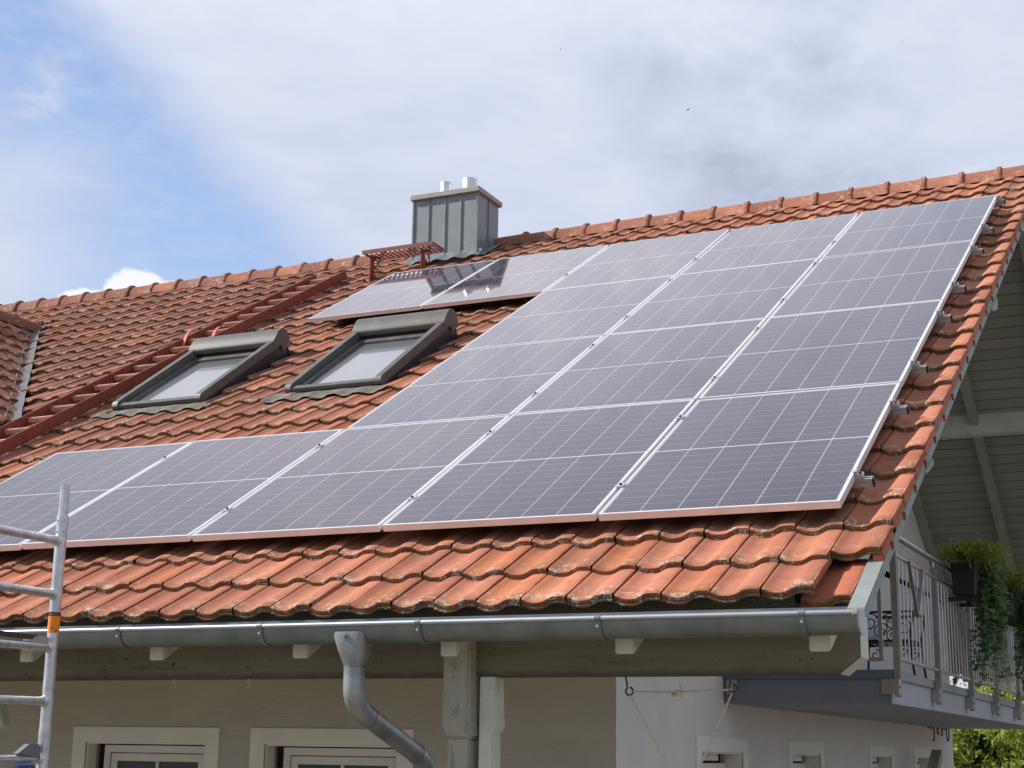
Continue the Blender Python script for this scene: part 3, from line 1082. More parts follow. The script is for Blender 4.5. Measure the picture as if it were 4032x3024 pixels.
# stop end
q = MB()
cap = [(gx1 + 0.001, y, z) for y, z in [(GY + (GR + 0.003) * math.cos(t), GZ + (GR + 0.003) * math.sin(t)) for t in [PI + i * PI / 14 for i in range(15)]]]
cap += [(gx1 + 0.001, GY + GR + 0.003, GZ + 0.02), (gx1 + 0.001, GY - GR - 0.003, GZ + 0.02)]
q.prism(cap, (0.006, 0, 0))
part('stop_end', q, 'zinc_bead', gut)
q = MB()
q.bar((gx1 - 0.022, GY - GR - 0.006, GZ + 0.012), (gx1 + 0.012, GY - GR - 0.006, GZ + 0.012), 0.024, 0.026)
part('solder_joint', q, 'cap_concrete', gut, bevel=0.006)
q = MB()
q.box(-0.20, gx1 + 0.006, GY + GR + 0.004, GY + GR + 0.008, GZ + 0.0, GZ + 0.040)
part('eaves_flashing', q, 'zinc', gut)
for bx_ in (-6.55, -5.73, -4.92, -4.11, -3.306, -2.502, -1.688, -0.851, 0.0):
    q = MB()
    r1, r2 = GR + 0.0015, GR + 0.006
    ts = [PI - 0.12 + i * (PI + 0.12) / 16 for i in range(17)]
    op = [(GY + r2 * math.cos(t), GZ + r2 * math.sin(t)) for t in ts]
    ip = [(GY + r1 * math.cos(t), GZ + r1 * math.sin(t)) for t in reversed(ts)]
    q.sweep(op + ip, bx_ - 0.012, bx_ + 0.012)
    hp = [(GY - GR - 0.004 + 0.0135 * math.cos(t), GZ + 0.010 + 0.0135 * math.sin(t)) for t in [-0.3 + i * 2 * PI / 12 for i in range(12)]]
    q.sweep(hp, bx_ - 0.012, bx_ + 0.012)
    br = part('gutter_bracket', q, 'zinc', gut, smooth=True)
    q = MB()
    q.tube([(bx_, GY - GR - 0.006, GZ - 0.022), (bx_, GY - GR - 0.012, GZ - 0.022)], 0.006, 8)
    part('rivet', q, 'zinc_bead', br)

# hopper outlet under the gutter, tapering into the pipe
HX = -2.042
hp = MB()
rings = []
for (zt, wx0, wx1, yf, yb_, rr) in ((-0.580, -2.122, -1.962, -0.706, -0.560, 0.30), (-0.600, -2.122, -1.960, -0.706, -0.56, 0.3), (-0.665, -2.106, -1.974, -0.694, -0.568, 0.6), (-0.722, -2.092, -1.992, -0.680, -0.580, 1.0)):
    ring = []
    cx, cy = (wx0 + wx1) / 2, (yf + yb_) / 2
    hx, hy = (wx1 - wx0) / 2, (yb_ - yf) / 2
    for kk in range(32):
        t = 2 * PI * kk / 32
        c, s_ = math.cos(t), math.sin(t)
        e = 2.0 / (2.0 + (1 - rr) * 5)
        ring.append((cx + hx * math.copysign(abs(c) ** e, c), cy + hy * math.copysign(abs(s_) ** e, s_), zt))
    rings.append(ring)
vs = [p for rg in rings for p in rg]
fs_ = []
for i in range(len(rings) - 1):
    for kk in range(32):
        k2 = (kk + 1) % 32
        fs_.append((i * 32 + kk, i * 32 + k2, (i + 1) * 32 + k2, (i + 1) * 32 + kk))
hp.add(vs, fs_)
hop = part('hopper', hp, 'pipe_zinc', house, smooth=True)
st = MB()
pts = []
for i in range(16):
    t = PI / 2 + i * 2 * PI / 16
    rr = (0.022 if i % 4 == 0 else 0.015) if i % 2 == 0 else 0.0045
    pts.append((-2.046 + rr * math.cos(t), -0.7085, -0.604 + rr * math.sin(t)))
st.v = pts + [(-2.046, -0.7175, -0.604)]
st.f = [(i, (i + 1) % 16, 16) for i in range(16)]
part('star_ornament', st, 'zinc_bead', hop)


def bez(P, n=14):
    out_ = []
    for i in range(n + 1):
        t = i / n
        q_ = [Vector(p) for p in P]
        while len(q_) > 1:
            q_ = [a.lerp(b, t) for a, b in zip(q_[:-1], q_[1:])]
        out_.append(q_[0])
    return out_


dp = MB()
path = [(HX, -0.63, -0.716), (HX, -0.63, -0.80)] + bez([(HX, -0.63, -0.815), (HX, -0.63, -0.905), (HX, -0.49, -0.945)], 12)
dp.tube(path, 0.0475, 24)
pipe = part('downpipe', dp, 'pipe_zinc', house, smooth=True)
q = MB()
q.tube([(HX, -0.50, -0.942), (HX, -0.02, -1.105)], 0.0455, 24)
part('slanted_pipe', q, 'pipe_zinc', pipe, smooth=True)
q = MB()
q.tube(bez([(HX, -0.045, -1.0965), (HX, 0.075, -1.137), (HX, 0.115, -1.20), (HX, 0.115, -1.28)], 12) + [(HX, 0.115, -3.3)], 0.0475, 24)
part('lower_pipe', q, 'pipe_zinc', pipe, smooth=True)
for a_, d_ in (((HX, -0.500, -0.942), (0, 0.9467, -0.322)), ((HX, -0.040, -1.098), (0, 0.9467, -0.322)), ((HX, -0.63, -0.726), (0, 0, -1))):
    q = MB()
    a_ = Vector(a_)
    d_ = Vector(d_).normalized()
    q.tube([a_, a_ + d_ * 0.006], 0.0488, 24)
    part('pipe_collar', q, 'zinc', pipe, smooth=True)

# ------------------------------------------------------------------ chimney (a part of the house)
CX0, CX1, CY0, CY1, CZ1 = -6.075, -5.315, 7.04, 7.545, 4.615
q = MB()
q.box(CX0, CX1, CY0, CY1, 3.70, CZ1)
chim = part('chimney', q, 'zinc_clad', house, bevel=0.006)
for i in range(1, 4):
    x = CX0 + (CX1 - CX0) * i / 4.0 + (0.0 if i != 2 else 0.004)
    q = MB()
    q.box(x - 0.005, x + 0.005, CY0 - 0.011, CY0 + 0.002, 3.88, CZ1 - 0.004)
    part('standing_seam', q, 'zinc_clad', chim, bevel=0.002)
q = MB()
q.box(CX1 - 0.002, CX1 + 0.012, (CY0 + CY1) / 2 - 0.006, (CY0 + CY1) / 2 + 0.006, 3.9, CZ1 - 0.004)
part('standing_seam', q, 'zinc_clad', chim)
q = MB()
q.box(CX1 - 0.012, CX1 + 0.010, CY0 - 0.012, CY0 + 0.006, 3.86, CZ1 - 0.004)
part('corner_seam', q, 'zinc', chim, bevel=0.003)
q = MB()
q.box(CX0 - 0.010, CX0 + 0.012, CY0 - 0.012, CY0 + 0.006, 3.86, CZ1 - 0.004)
part('corner_seam', q, 'zinc_clad', chim, bevel=0.003)
q = MB()
q.box(CX0 - 0.028, CX1 + 0.030, CY0 - 0.035, CY1 + 0.03, CZ1 - 0.003, CZ1 + 0.052)
part('chimney_cap', q, 'cap_concrete', chim, bevel=0.004)
for (fx_, fy_, fr_, fh_) in ((-5.78, 7.20, 0.060, 0.165), (-5.545, 7.30, 0.080, 0.205)):
    q = MB()
    ztop = CZ1 + 0.052 + fh_
    q.tube([(fx_, fy_, CZ1 + 0.05), (fx_, fy_, ztop - 0.01)], fr_, 28, cap=False)
    q.tube([(fx_, fy_, ztop - 0.01), (fx_, fy_, ztop)], fr_ + 0.002, 28, cap=False)
    q.tube([(fx_, fy_, ztop), (fx_, fy_, ztop - 0.12)], fr_ - 0.006, 28, cap=True)
    part('flue_pipe', q, 'flue_steel', chim, smooth=True)
# front apron draped over the tiles, with stepped side flashing
q = MB()
n_ = 44
for i in range(n_ + 1):
    u = -6.13 + (0.875) * i / n_
    h = tile_h(u - U0)
    q.v.append(RP(u, 7.965, NB + 0.030 + h * 1.0 + 0.012))
    q.v.append(RP(u, 8.07, NB + 0.075))
    q.v.append((u, CY0 - 0.006, 3.985))
for i in range(n_):
    a = i * 3
    q.f += [(a, a + 3, a + 4, a + 1), (a + 1, a + 4, a + 5, a + 2)]
part('apron_flashing', q, 'zinc', chim, smooth=True)
q = MB()
q.prism([(CX1 + 0.004, CY0 - 0.03, 3.90), (CX1 + 0.004, CY1 - 0.06, 4.16), (CX1 + 0.004, CY1 - 0.06, 4.24), (CX1 + 0.004, CY0 - 0.03, 3.975)], (0.008, 0, 0))
q.prism([RP(CX1 + 0.004, 8.02, -0.105), RP(CX1 + 0.004, 8.6, -0.105), RP(CX1 + 0.10, 8.6, -0.105), RP(CX1 + 0.10, 8.02, -0.105)], Vector(RP(0, 0, 0.004)))
part('side_flashing', q, 'zinc_clad', chim)

# ------------------------------------------------------------------ roof windows with roller shutter boxes
for wi, (s0, s1) in enumerate(SKY):
    lab = 'left roof window beside the red ladder' if wi == 0 else 'right roof window directly under the panel row'
    n0, n1 = -0.045, 0.060         # top surface of the side rails, bottom and top
    v0, v1 = 3.15, 4.42
    nv = lambda v: n0 + (n1 - n0) * (v - v0) / (v1 - v0)
    fr = MB()
    fr.prism([RP(s0 + 0.05, v0 + 0.03, -0.17), RP(s1 - 0.05, v0 + 0.03, -0.17), RP(s1 - 0.05, v1, -0.17), RP(s0 + 0.05, v1, -0.17)], Vector(RP(0, 0, 0.045)))
    for a, b in ((s0 + 0.012, s0 + 0.055), (s1 - 0.055, s1 - 0.012)):
        fr.prism([RP(a, v0 + 0.03, -0.17), RP(a, v1 + 0.05, -0.17), RP(a, v1 + 0.05, n1 - 0.075), RP(a, v0 + 0.03, n0 - 0.055)], (b - a, 0, 0))
    rw = part('roof_window', fr, 'window_dark', house, label=lab)
    # slanting guide rails with rounded lower ends
    for a, b in ((s0, s0 + 0.062), (s1 - 0.062, s1)):
        q = MB()
        dn_ = -0.072
        poly = [RP(a, v0 + 0.005, nv(v0) + dn_ * 0.95), RP(a, v0 - 0.012, nv(v0) - 0.045), RP(a, v0 - 0.006, nv(v0) - 0.018), RP(a, v0 + 0.022, nv(v0) + 0.002),
                RP(a, v1, n1), RP(a, v1, n1 + dn_)]
        q.prism(poly, (b - a, 0, 0))
        part('guide_rail', q, 'window_brown', rw, bevel=0.006)
    # bottom cover strip
    q = MB()
    q.prism([RP(s0 + 0.05, v0 + 0.015, -0.12), RP(s0 + 0.05, v0 - 0.002, -0.118), RP(s0 + 0.05, v0 - 0.002, -0.072), RP(s0 + 0.05, v0 + 0.045, -0.062), RP(s0 + 0.05, v0 + 0.06, -0.07)], (s1 - s0 - 0.10, 0, 0))
    part('bottom_cover', q, 'window_brown', rw, bevel=0.003)
    q = MB()
    q.prism([RP(s0 + 0.02, v0 - 0.006, -0.145), RP(s0 + 0.02, v0 + 0.014, -0.145), RP(s0 + 0.02, v0 + 0.014, -0.085), RP(s0 + 0.02, v0 - 0.006, -0.095)], (s1 - s0 - 0.03, 0, 0))
    part('sill_strip', q, 'dark_gap', rw)
    # sash and glass follow the slant of the rails
    a, b = s0 + 0.066, s1 - 0.066
    gn = lambda v: -0.118 + (v - v0) * 0.062
    q = MB()
    for (p0, p1, q0, q1, hh) in ((a, b, v0 + 0.06, v0 + 0.115, 0.030), (a, b, v1 - 0.22, v1 - 0.12, 0.030), (a, a + 0.05, v0 + 0.115, v1 - 0.22, 0.033), (b - 0.05, b, v0 + 0.115, v1 - 0.22, 0.033)):
        q.prism([RP(p0, q0, gn(q0)), RP(p1, q0, gn(q0)), RP(p1, q1, gn(q1)), RP(p0, q1, gn(q1))], Vector(RP(0, 0, hh)))
    part('sash', q, 'window_brown', rw, bevel=0.004)
    q = MB()
    q.prism([RP(a + 0.045, v0 + 0.11, gn(v0 + 0.11)), RP(b - 0.045, v0 + 0.11, gn(v0 + 0.11)), RP(b - 0.045, v1 - 0.21, gn(v1 - 0.21)), RP(a + 0.045, v1 - 0.21, gn(v1 - 0.21))], Vector(RP(0, 0, 0.012)))
    part('pane', q, 'skylight_pane', rw)
    # roller shutter box with rounded top
    q = MB()
    prof = [(4.285, 0.012), (4.285, 0.040), (4.292, 0.056), (4.380, 0.104), (4.415, 0.116), (4.450, 0.117), (4.490, 0.104), (4.520, 0.075), (4.533, 0.03), (4.53, -0.05), (4.40, -0.055), (4.385, 0.0)]
    q.prism([RP(s0 - 0.004, v, n) for v, n in prof], (s1 - s0 + 0.008, 0, 0))
    sb = part('shutter_box', q, 'window_brown', rw, smooth=True)
    q = MB()
    q.prism([RP(s0 + 0.064, 4.296, -0.035), RP(s1 - 0.064, 4.296, -0.035), RP(s1 - 0.064, 4.31, -0.035), RP(s0 + 0.064, 4.31, -0.035)], Vector(RP(0, 0, 0.046)))
    part('shutter_slot', q, 'dark_gap', sb)
    q = MB()
    q.prism([RP(s0 + 0.02, 4.40, -0.16), RP(s1 - 0.02, 4.40, -0.16), RP(s1 - 0.02, 4.52, -0.16), RP(s0 + 0.02, 4.52, -0.16)], Vector(RP(0, 0, 0.105)))
    part('box_base', q, 'dark_gap', sb)
    # lead apron over the tiles below
    q = MB()
    n_ = 60
    for i in range(n_ + 1):
        u = s0 - 0.13 + (s1 - s0 + 0.20) * i / n_
        h = tile_h(u - U0)
        edge = 0.008 * math.sin(u * 19) + 0.006 * math.sin(u * 47)
        q.v.append(RP(u, 2.985 + edge, NB + 0.012 + h + 0.013))
        q.v.append(RP(u, 3.05, NB + 0.006 + h * 0.9 + 0.020))
        q.v.append(RP(u, 3.11, NB + 0.030 + h * 0.25 + 0.008))
        q.v.append(RP(u, 3.20, -0.112))
    for i in range(n_):
        for j in range(3):
            a_ = i * 4 + j
            q.f.append((a_, a_ + 4, a_ + 5, a_ + 1))
    part('apron_flashing', q, 'lead_apron', rw, smooth=True)

# ------------------------------------------------------------------ dormer at the left edge
Tp = Vector(RP(VALT[0], VALT[1], -0.12))
Bp = Vector(RP(VALB[0], VALB[1], -0.12))
dlen = math.hypot(Bp.x - Tp.x, Bp.z - Tp.z)
dv_ = Vector((Tp.x - Bp.x, 0, Tp.z - Bp.z)).normalized()      # up slope
dn_ = Vector((-dv_.z * -1, 0, 0))
dnorm = Vector((dv_.z, 0, -dv_.x))                            # normal, faces right and up
dor = MB()


def DP(u, v, n):
    p = Vector((Bp.x, 0, Bp.z)) + dv_ * v + dnorm * n
    return (p.x, u, p.z)


dt = MB()
nc = 11
for ci in range(nc):
    v = ci * dlen / nc - 0.03
    ycut = Bp.y + (Tp.y - Bp.y) * max(0, v) / dlen
    for j in range(0, 24):
        u = ycut + 0.34 - (j + 1) * TW
        u = math.floor((u) / TW) * TW
        if u < 0.2:
            break
        add_tile(dt, u, v, dlen / nc + 0.07, -0.03 + 0.03, 0.03, jit=1.0)
dt.xf(DP)
dq = MB()
dq.box(-13.4, Bp.x - 0.30, -0.2, 2.9, -0.2, Bp.z - 0.20)
dormer = part('dormer', dq, 'plaster_gable', house, label='tiled dormer cut by the left picture edge')
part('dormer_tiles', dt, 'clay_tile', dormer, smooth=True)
q = MB()
q.prism([DP(-0.3, 0.0, -0.09), DP(Bp.y + 0.0, 0.0, -0.09), DP(Tp.y, dlen, -0.09), DP(-0.3, dlen, -0.09)], dnorm * 0.03)
part('dormer_deck', q, 'deck_dark', dormer)
q = MB()
q.prism([(Tp.x, -0.3, Tp.z - 0.12), (Tp.x, Tp.y, Tp.z - 0.12), (2 * Tp.x - Bp.x, Bp.y, Bp.z - 0.12), (2 * Tp.x - Bp.x, -0.3, Bp.z - 0.12)], (0, 0, 0.05))
part('dormer_far_slope', q, 'clay_new', dormer)
# its ridge caps
rc = MB()
for i in range(16):
    y1 = Tp.y + 0.02 - i * 0.345
    sect = [(-0.335, 0.98), (-0.050, 1.03), (-0.036, 1.2), (-0.004, 1.22), (0.004, 1.1), (0.008, 0.95)]
    o = len(rc.v)
    for dx, s_ in sect:
        for (py, pz) in RPROF:
            rc.v.append((Tp.x - py * 0.85, y1 + dx, Tp.z + 0.015 + (pz + 0.06) * s_ - 0.06))
            rc.uv.append((0.5, 0.15 if dx < -0.06 else 0.02))
    for a in range(len(sect) - 1):
        for j in range(len(RPROF) - 1):
            b_ = o + a * len(RPROF) + j
            rc.f.append((b_, b_ + len(RPROF), b_ + len(RPROF) + 1, b_ + 1))
part('dormer_ridge_caps', rc, 'clay_ridge', dormer, smooth=True)
# zinc valley: strip along the main roof and a raised welt
q = MB()
segs = 26
for i in range(segs + 1):
    f = i / segs
    vv = VALB[1] + (VALT[1] - VALB[1]) * f - 0.02
    uu = VALB[0] + (VALT[0] - VALB[0]) * f
    wob = 0.006 * math.sin(i * 2.1)
    q.v.append(RP(uu - 0.10, vv, -0.085))
    q.v.append(RP(uu - 0.01, vv, -0.118))
    q.v.append(RP(uu + 0.085 + wob, vv + 0.03, -0.104))
for i in range(segs):
    a = i * 3
    q.f += [(a, a + 3, a + 4, a + 1), (a + 1, a + 4, a + 5, a + 2)]
part('valley_flashing', q, 'valley_lead', dormer, smooth=True)
q = MB()
q.tube([RP(VALB[0] + (VALT[0] - VALB[0]) * f - 0.045, VALB[1] + (VALT[1] - VALB[1]) * f - 0.02, -0.088 + 0.004 * math.sin(f * 31)) for f in [i / 20 for i in range(20)]], 0.009, 8)
part('valley_welt', q, 'zinc', dormer, smooth=True)
q = MB()
gp = [(0.055 * math.cos(t), 0.055 * math.sin(t)) for t in [PI + i * PI / 10 for i in range(11)]]
q.sweep(gp + [(0.95 * a, 0.95 * b) for a, b in reversed(gp)], 0, 3.6)
q.xf(lambda x, y, z: (Bp.x - 0.02 + y, -0.7 + x, Bp.z - 0.075 + z))
part('dormer_gutter', q, 'zinc', dormer, smooth=True)

# ------------------------------------------------------------------ solar panels
prow = root('solar_panel', 'x', 'solar panel')
fw, fh = 0.012, 0.035
q = MB()
q.box(-PW, 0, 0, fw, -fh, 0)
q.box(-PW, 0, PH - fw, PH, -fh, 0)
q.box(-PW, -PW + fw, fw, PH - fw, -fh, 0)
q.box(-fw, 0, fw, PH - fw, -fh, 0)
part('frame', q, 'alu_frame', prow, local=True, bevel=0.0012)
q = MB()
q.box(-PW + fw, -fw, fw, PH - fw, -0.008, -0.0022)
part('glass', q, 'pv_glass', prow, local=True)
q = MB()
q.box(-PW / 2 - 0.05, -PW / 2 + 0.05, PH - 0.20, PH - 0.10, -0.026, -0.0085)
part('junction_box', q, 'black_plastic', prow, local=True)
PX, PY = PW + 0.020, 1.760
rowname = ['bottom row', 'second row up', 'third row up', 'top row']
LBL = {
    (0, 0): 'solar panel at the lower right corner of the array, above the gutter end',
    (0, 1): 'bottom row solar panel, second from the right verge',
    (0, 2): 'bottom row solar panel above the downpipe hopper, middle of five',
    (0, 3): 'bottom row solar panel second from the left, above the scaffold top',
    (0, 4): 'leftmost solar panel of the bottom row, cut by the picture edge behind the scaffold post',
    (1, 0): 'solar panel of the second row up, beside the right verge',
    (1, 1): 'middle solar panel of three in the second row up',
    (1, 2): 'left solar panel of the second row up, nearest the right roof window',
    (2, 0): 'solar panel of the third row up, beside the right verge',
    (2, 1): 'middle solar panel of three in the third row up',
    (2, 2): 'left solar panel of the third row up, below the notch corner',
    (3, 0): 'solar panel at the top right corner of the array, under the ridge',
    (3, 1): 'top row solar panel, second from the right verge',
    (3, 2): 'middle solar panel of five in the top row',
    (3, 3): 'top row solar panel with the sun glint, over the right roof window',
    (3, 4): 'leftmost top row solar panel mirroring the chimney',
}
first = True
for r_ in range(4):
    for c_ in range(5 if r_ in (0, 3) else 3):
        o = prow if first else copy_tree(prow)
        first = False
        o.location = RP(-c_ * PX, r_ * PY, random.uniform(-0.001, 0.001))
        o.rotation_euler = (TH + random.uniform(-1, 1) * 0.0022, random.uniform(-1, 1) * 0.0026, 0)
        tag(o, LBL[(r_, c_)], 'solar panel', 'solar panels on the tiled roof')

# mounting rails with clamps
RV = [0.373, 1.422, 2.148, 3.236, 3.985, 5.090, 5.83, 6.96]
RLAB = ['lowest silver mounting rail, stub out beside the bottom right panel corner',
        'second lowest mounting rail, stub beside the upper part of the bottom right panel',
        'third mounting rail from below, stub beside the second panel row',
        'fourth mounting rail from below, upper rail of the second panel row',
        'fifth mounting rail from below, lower rail of the third panel row',
        'sixth mounting rail from below, upper rail of the third panel row',
        'second highest mounting rail, lower rail of the top panel row',
        'highest mounting rail, by the top right panel corner']
for i, v in enumerate(RV):
    ncol = 5 if i in (0, 1, 6, 7) else 3
    rl = root('mounting_rail', RLAB[i], 'rail', RP(0.0, v, -0.035), (TH, 0, 0), 'mounting rails under the panels')
    uend = 0.074 if i < 7 else 0.055
    ul = -ncol * PX - 0.06 if ncol == 5 else -ncol * PX + 0.005
    q = MB()
    # extruded profile with side slot and open top channel (y, n)
    pr = [(-0.019, -0.041), (0.019, -0.041), (0.019, -0.030), (0.013, -0.028), (0.013, -0.016), (0.019, -0.014), (0.019, -0.001), (0.006, -0.001), (0.006, -0.010),
          (-0.006, -0.010), (-0.006, -0.001), (-0.019, -0.001), (-0.019, -0.014), (-0.013, -0.016), (-0.013, -0.028), (-0.019, -0.030)]
    q.sweep(pr, ul, uend)
    part('profile', q, 'alu', rl, local=True)
    q = MB()
    q.box(uend, uend + 0.010, -0.0205, 0.0205, -0.0425, 0.0)
    part('end_cap', q, 'black_plastic', rl, local=True, bevel=0.003)
    # end clamp at the right
    q = MB()
    q.box(0.003, 0.010, -0.020, 0.020, 0.0005, 0.0355)
    q.box(-0.010, 0.010, -0.020, 0.020, 0.0355, 0.0385)
    q.box(0.010, 0.036, -0.020, 0.020, 0.0005, 0.022)
    cl_ = part('end_clamp', q, 'alu', rl, local=True, bevel=0.0015)
    q = MB()
    q.tube([(0.023, 0, 0.021), (0.023, 0, 0.030)], 0.0075, 10)
    part('bolt', q, 'dark_bolt', cl_, local=True)
    for c_ in range(1, ncol):
        uc = -c_ * PX + 0.010
        q = MB()
        q.box(uc - 0.019, uc + 0.019, -0.024, 0.024, 0.0355, 0.0385)
        q.box(uc - 0.0085, uc + 0.0085, -0.024, 0.024, 0.020, 0.0354)
        mc = part('mid_clamp', q, 'alu', rl, local=True)
        q = MB()
        q.tube([(uc, 0, 0.038), (uc, 0, 0.0465)], 0.0075, 10)
        part('bolt', q, 'dark_bolt', mc, local=True)
    # roof hooks hold the rail off the tiles
    for c_ in range(int(ncol)):
        uc = -c_ * PX - 0.45
        q = MB()
        q.box(uc - 0.015, uc + 0.015, -0.03, 0.045, -0.096, -0.0425)
        part('roof_hook', q, 'steel', rl, local=True)

# ------------------------------------------------------------------ roof ladder
lad = root('roof_ladder', 'long rust red roof ladder hooked on the tiles left of the roof windows', 'ladder', RP(-6.8, 3.0, -0.1), (TH, 0, 0))
LU0, LU1 = -7.005, -6.640


def lx(u, v, n):
    p = Vector(RP(u, v, n))
    return p


for (u0_, vtop) in ((LU0, 7.62), (LU1, 7.62)):
    q = MB()
    q.prism([lx(u0_, 0.75, -0.100), lx(u0_, vtop, -0.100), lx(u0_, vtop, -0.010), lx(u0_, 0.75, -0.010)], (0.012, 0, 0))
    q.prism([lx(u0_ - 0.012 if u0_ < -6.9 else u0_ + 0.012, 0.75, -0.100), lx(u0_ - 0.012 if u0_ < -6.9 else u0_ + 0.012, vtop, -0.100), lx(u0_ - 0.012 if u0_ < -6.9 else u0_ + 0.012, vtop, -0.092), lx(u0_ - 0.012 if u0_ < -6.9 else u0_ + 0.012, 0.75, -0.092)], (0.012, 0, 0))
    part('stile', q, 'red_paint', lad)
v = 2.639 - 0.2835 * 6
while v < 7.5:
    q = MB()
    q.prism([lx(LU0 + 0.012, v - 0.014, -0.082), lx(LU0 + 0.012, v + 0.014, -0.082), lx(LU0 + 0.012, v + 0.014, -0.040), lx(LU0 + 0.012, v - 0.014, -0.040)], (LU1 - LU0 - 0.012, 0, 0))
    part('rung', q, 'rung_pale', lad, bevel=0.006)
    v += 0.2835
for u0_ in (LU0 + 0.02, LU1 - 0.035):
    q = MB()
    ps = []
    for t in [i / 10 for i in range(11)]:
        ps.append((5.02 + 0.30 * t, -0.10 + 0.135 * math.sin(min(1, t * 1.15) * PI * 0.62)))
    top = [lx(u0_, a, b) for a, b in ps]
    bot = [lx(u0_, a + 0.004, b - 0.010) for a, b in reversed(ps)]
    q.prism(top + bot, (0.030, 0, 0))
    part('hook', q, 'hook_orange', lad, smooth=True)

# ------------------------------------------------------------------ chimney sweep step
stp = root('roof_step', 'rust red perforated sweep step on two scrolled brackets below the chimney', 'roof step', (-5.9, 6.5, 3.6))
SX0, SX1, SY0, SY1, SZ = -6.325, -5.505, 6.43, 6.67, 3.893
q = MB()
nx, ny = 15, 4
dx, dy = (SX1 - SX0) / nx, (SY1 - SY0) / ny
q.box(SX0, SX1, SY0 - 0.004, SY0 + 0.004, SZ - 0.03, SZ + 0.012)
q.box(SX0, SX1, SY1 - 0.004, SY1 + 0.004, SZ - 0.03, SZ + 0.010)
q.box(SX0, SX0 + 0.004, SY0 + 0.004, SY1 - 0.004, SZ - 0.02, SZ + 0.008)
q.box(SX1 - 0.004, SX1, SY0 + 0.004, SY1 - 0.004, SZ - 0.02, SZ + 0.008)
for i in range(1, nx):
    q.box(SX0 + i * dx - 0.009, SX0 + i * dx + 0.009, SY0 + 0.004, SY1 - 0.004, SZ - 0.0005, SZ + 0.001)
for j in range(1, ny):
    q.box(SX0 + 0.004, SX1 - 0.004, SY0 + j * dy - 0.009, SY0 + j * dy + 0.009, SZ - 0.0025, SZ - 0.001)
part('grate', q, 'red_paint', stp)
for xb in (-6.245, -5.655):
    q = MB()
    zr = lambda y: RZ - (RY - y) * slope - 0.105
    poly = [(xb, 6.36, zr(6.36) + 0.0), (xb, 6.41, zr(6.41) + 0.05), (xb, 6.45, zr(6.45) + 0.13), (xb, 6.455, SZ - 0.035), (xb, 6.50, SZ - 0.035), (xb, 6.53, SZ - 0.10),
            (xb, 6.545, zr(6.54) + 0.16), (xb, 6.60, zr(6.60) + 0.09), (xb, 6.70, zr(6.70) + 0.055), (xb, 6.72, zr(6.72) + 0.02)]
    q.prism(poly, (0.012, 0, 0))
    q.bar((xb + 0.006, 6.50, SZ - 0.045), (xb + 0.006, 6.66, SZ - 0.010), 0.012, 0.022)
    br = part('bracket', q, 'red_paint', stp, bevel=0.003)
    q = MB()
    q.tube([(xb + 0.006, 6.585 + 0.042 * math.cos(t), SZ - 0.105 + 0.050 * math.sin(t)) for t in [-2.6 + i * 0.35 for i in range(13)]], 0.0085, 8)
    part('scroll', q, 'red_paint', br, smooth=True)
    q = MB()
    q.bar((xb - 0.02, 6.50, zr(6.50) + 0.045), (xb - 0.02, 6.74, zr(6.74) + 0.03), 0.03, 0.02)
    q.tube([(xb - 0.035, 6.60, zr(6.60) + 0.06), (xb + 0.055, 6.60, zr(6.60) + 0.06)], 0.009, 8)
    part('clamp_bolt', q, 'red_paint', br)

# ------------------------------------------------------------------ balcony
BX0, BX1, BY0, BY1 = XG, -0.60, 3.885, 12.6
q = MB()
q.box(BX0 - 0.01, BX1, BY0 + 0.014, BY1, -0.735, -0.556)
balc = part('balcony', q, 'slab_grey', house)
q = MB()
q.box(BX0 + 0.005, BX1 - 0.001, BY0, BY0 + 0.012, -0.738, -0.575)
part('front_fascia', q, 'slab_front_shade', balc)
q = MB()
q.box(BX0 + 0.005, BX1 + 0.018, BY0 - 0.018, BY0 - 0.003, -0.574, -0.515)
part('front_flashing', q, 'flash_blue', balc)
q = MB()
q.box(BX1 + 0.003, BX1 + 0.018, BY0 - 0.002, BY1, -0.574, -0.515)
part('side_flashing', q, 'barge_paint', balc)
q = MB()
q.box(BX0, BX1 + 0.001, BY0 - 0.001, BY1, -0.553, -0.522)
part('floor_tiles', q, 'slab_grey', balc)
# balcony door recess in the upper gable wall
q = MB()
q.box(XG + 0.001, XG + 0.010, 6.15, 7.55, -0.52, 1.55)
dr = part('balcony_door', q, 'frame_white', house)
for a, b in ((6.22, 6.80), (6.90, 7.48)):
    q = MB()
    q.box(XG + 0.0105, XG + 0.013, a, b, -0.42, 1.48)
    part('pane', q, 'pane', dr)

rail = root('balcony_railing', 'stainless steel balcony railing of thin upright rods with a v ornament', 'railing', (-0.56, 3.9, -0.52))
XR = -0.555
PYs = [3.905, 5.415, 6.96, 8.42, 9.905, 11.4]
for i, y in enumerate(PYs):
    q = MB()
    q.box(XR - 0.022, XR + 0.022, y - 0.022, y - 0.006, -0.694, 0.33)
    q.box(XR - 0.022, XR + 0.022, y + 0.006, y + 0.022, -0.694, 0.33)
    po = part('post', q, 'steel', rail, bevel=0.002)
    q = MB()
    q.box(BX1 + 0.0012, XR + 0.02, y - 0.075, y - 0.0225, -0.676, -0.578)
    part('mount_plate', q, 'steel', po, bevel=0.002)
    q = MB()
    q.tube([(XR + 0.0205, y - 0.050, -0.630), (XR + 0.032, y - 0.050, -0.630)], 0.008, 8)
    part('bolt', q, 'zinc_bead', po)
    q = MB()
    q.tube([(XR, y, 0.33), (XR, y, 0.375)], 0.008, 8)
    part('pin', q, 'steel', po, smooth=True)
q = MB()
q.tube([(XR, 3.97, 0.392), (XR, 12.4, 0.392)], 0.0215, 14)
part('handrail', q, 'steel', rail, smooth=True)
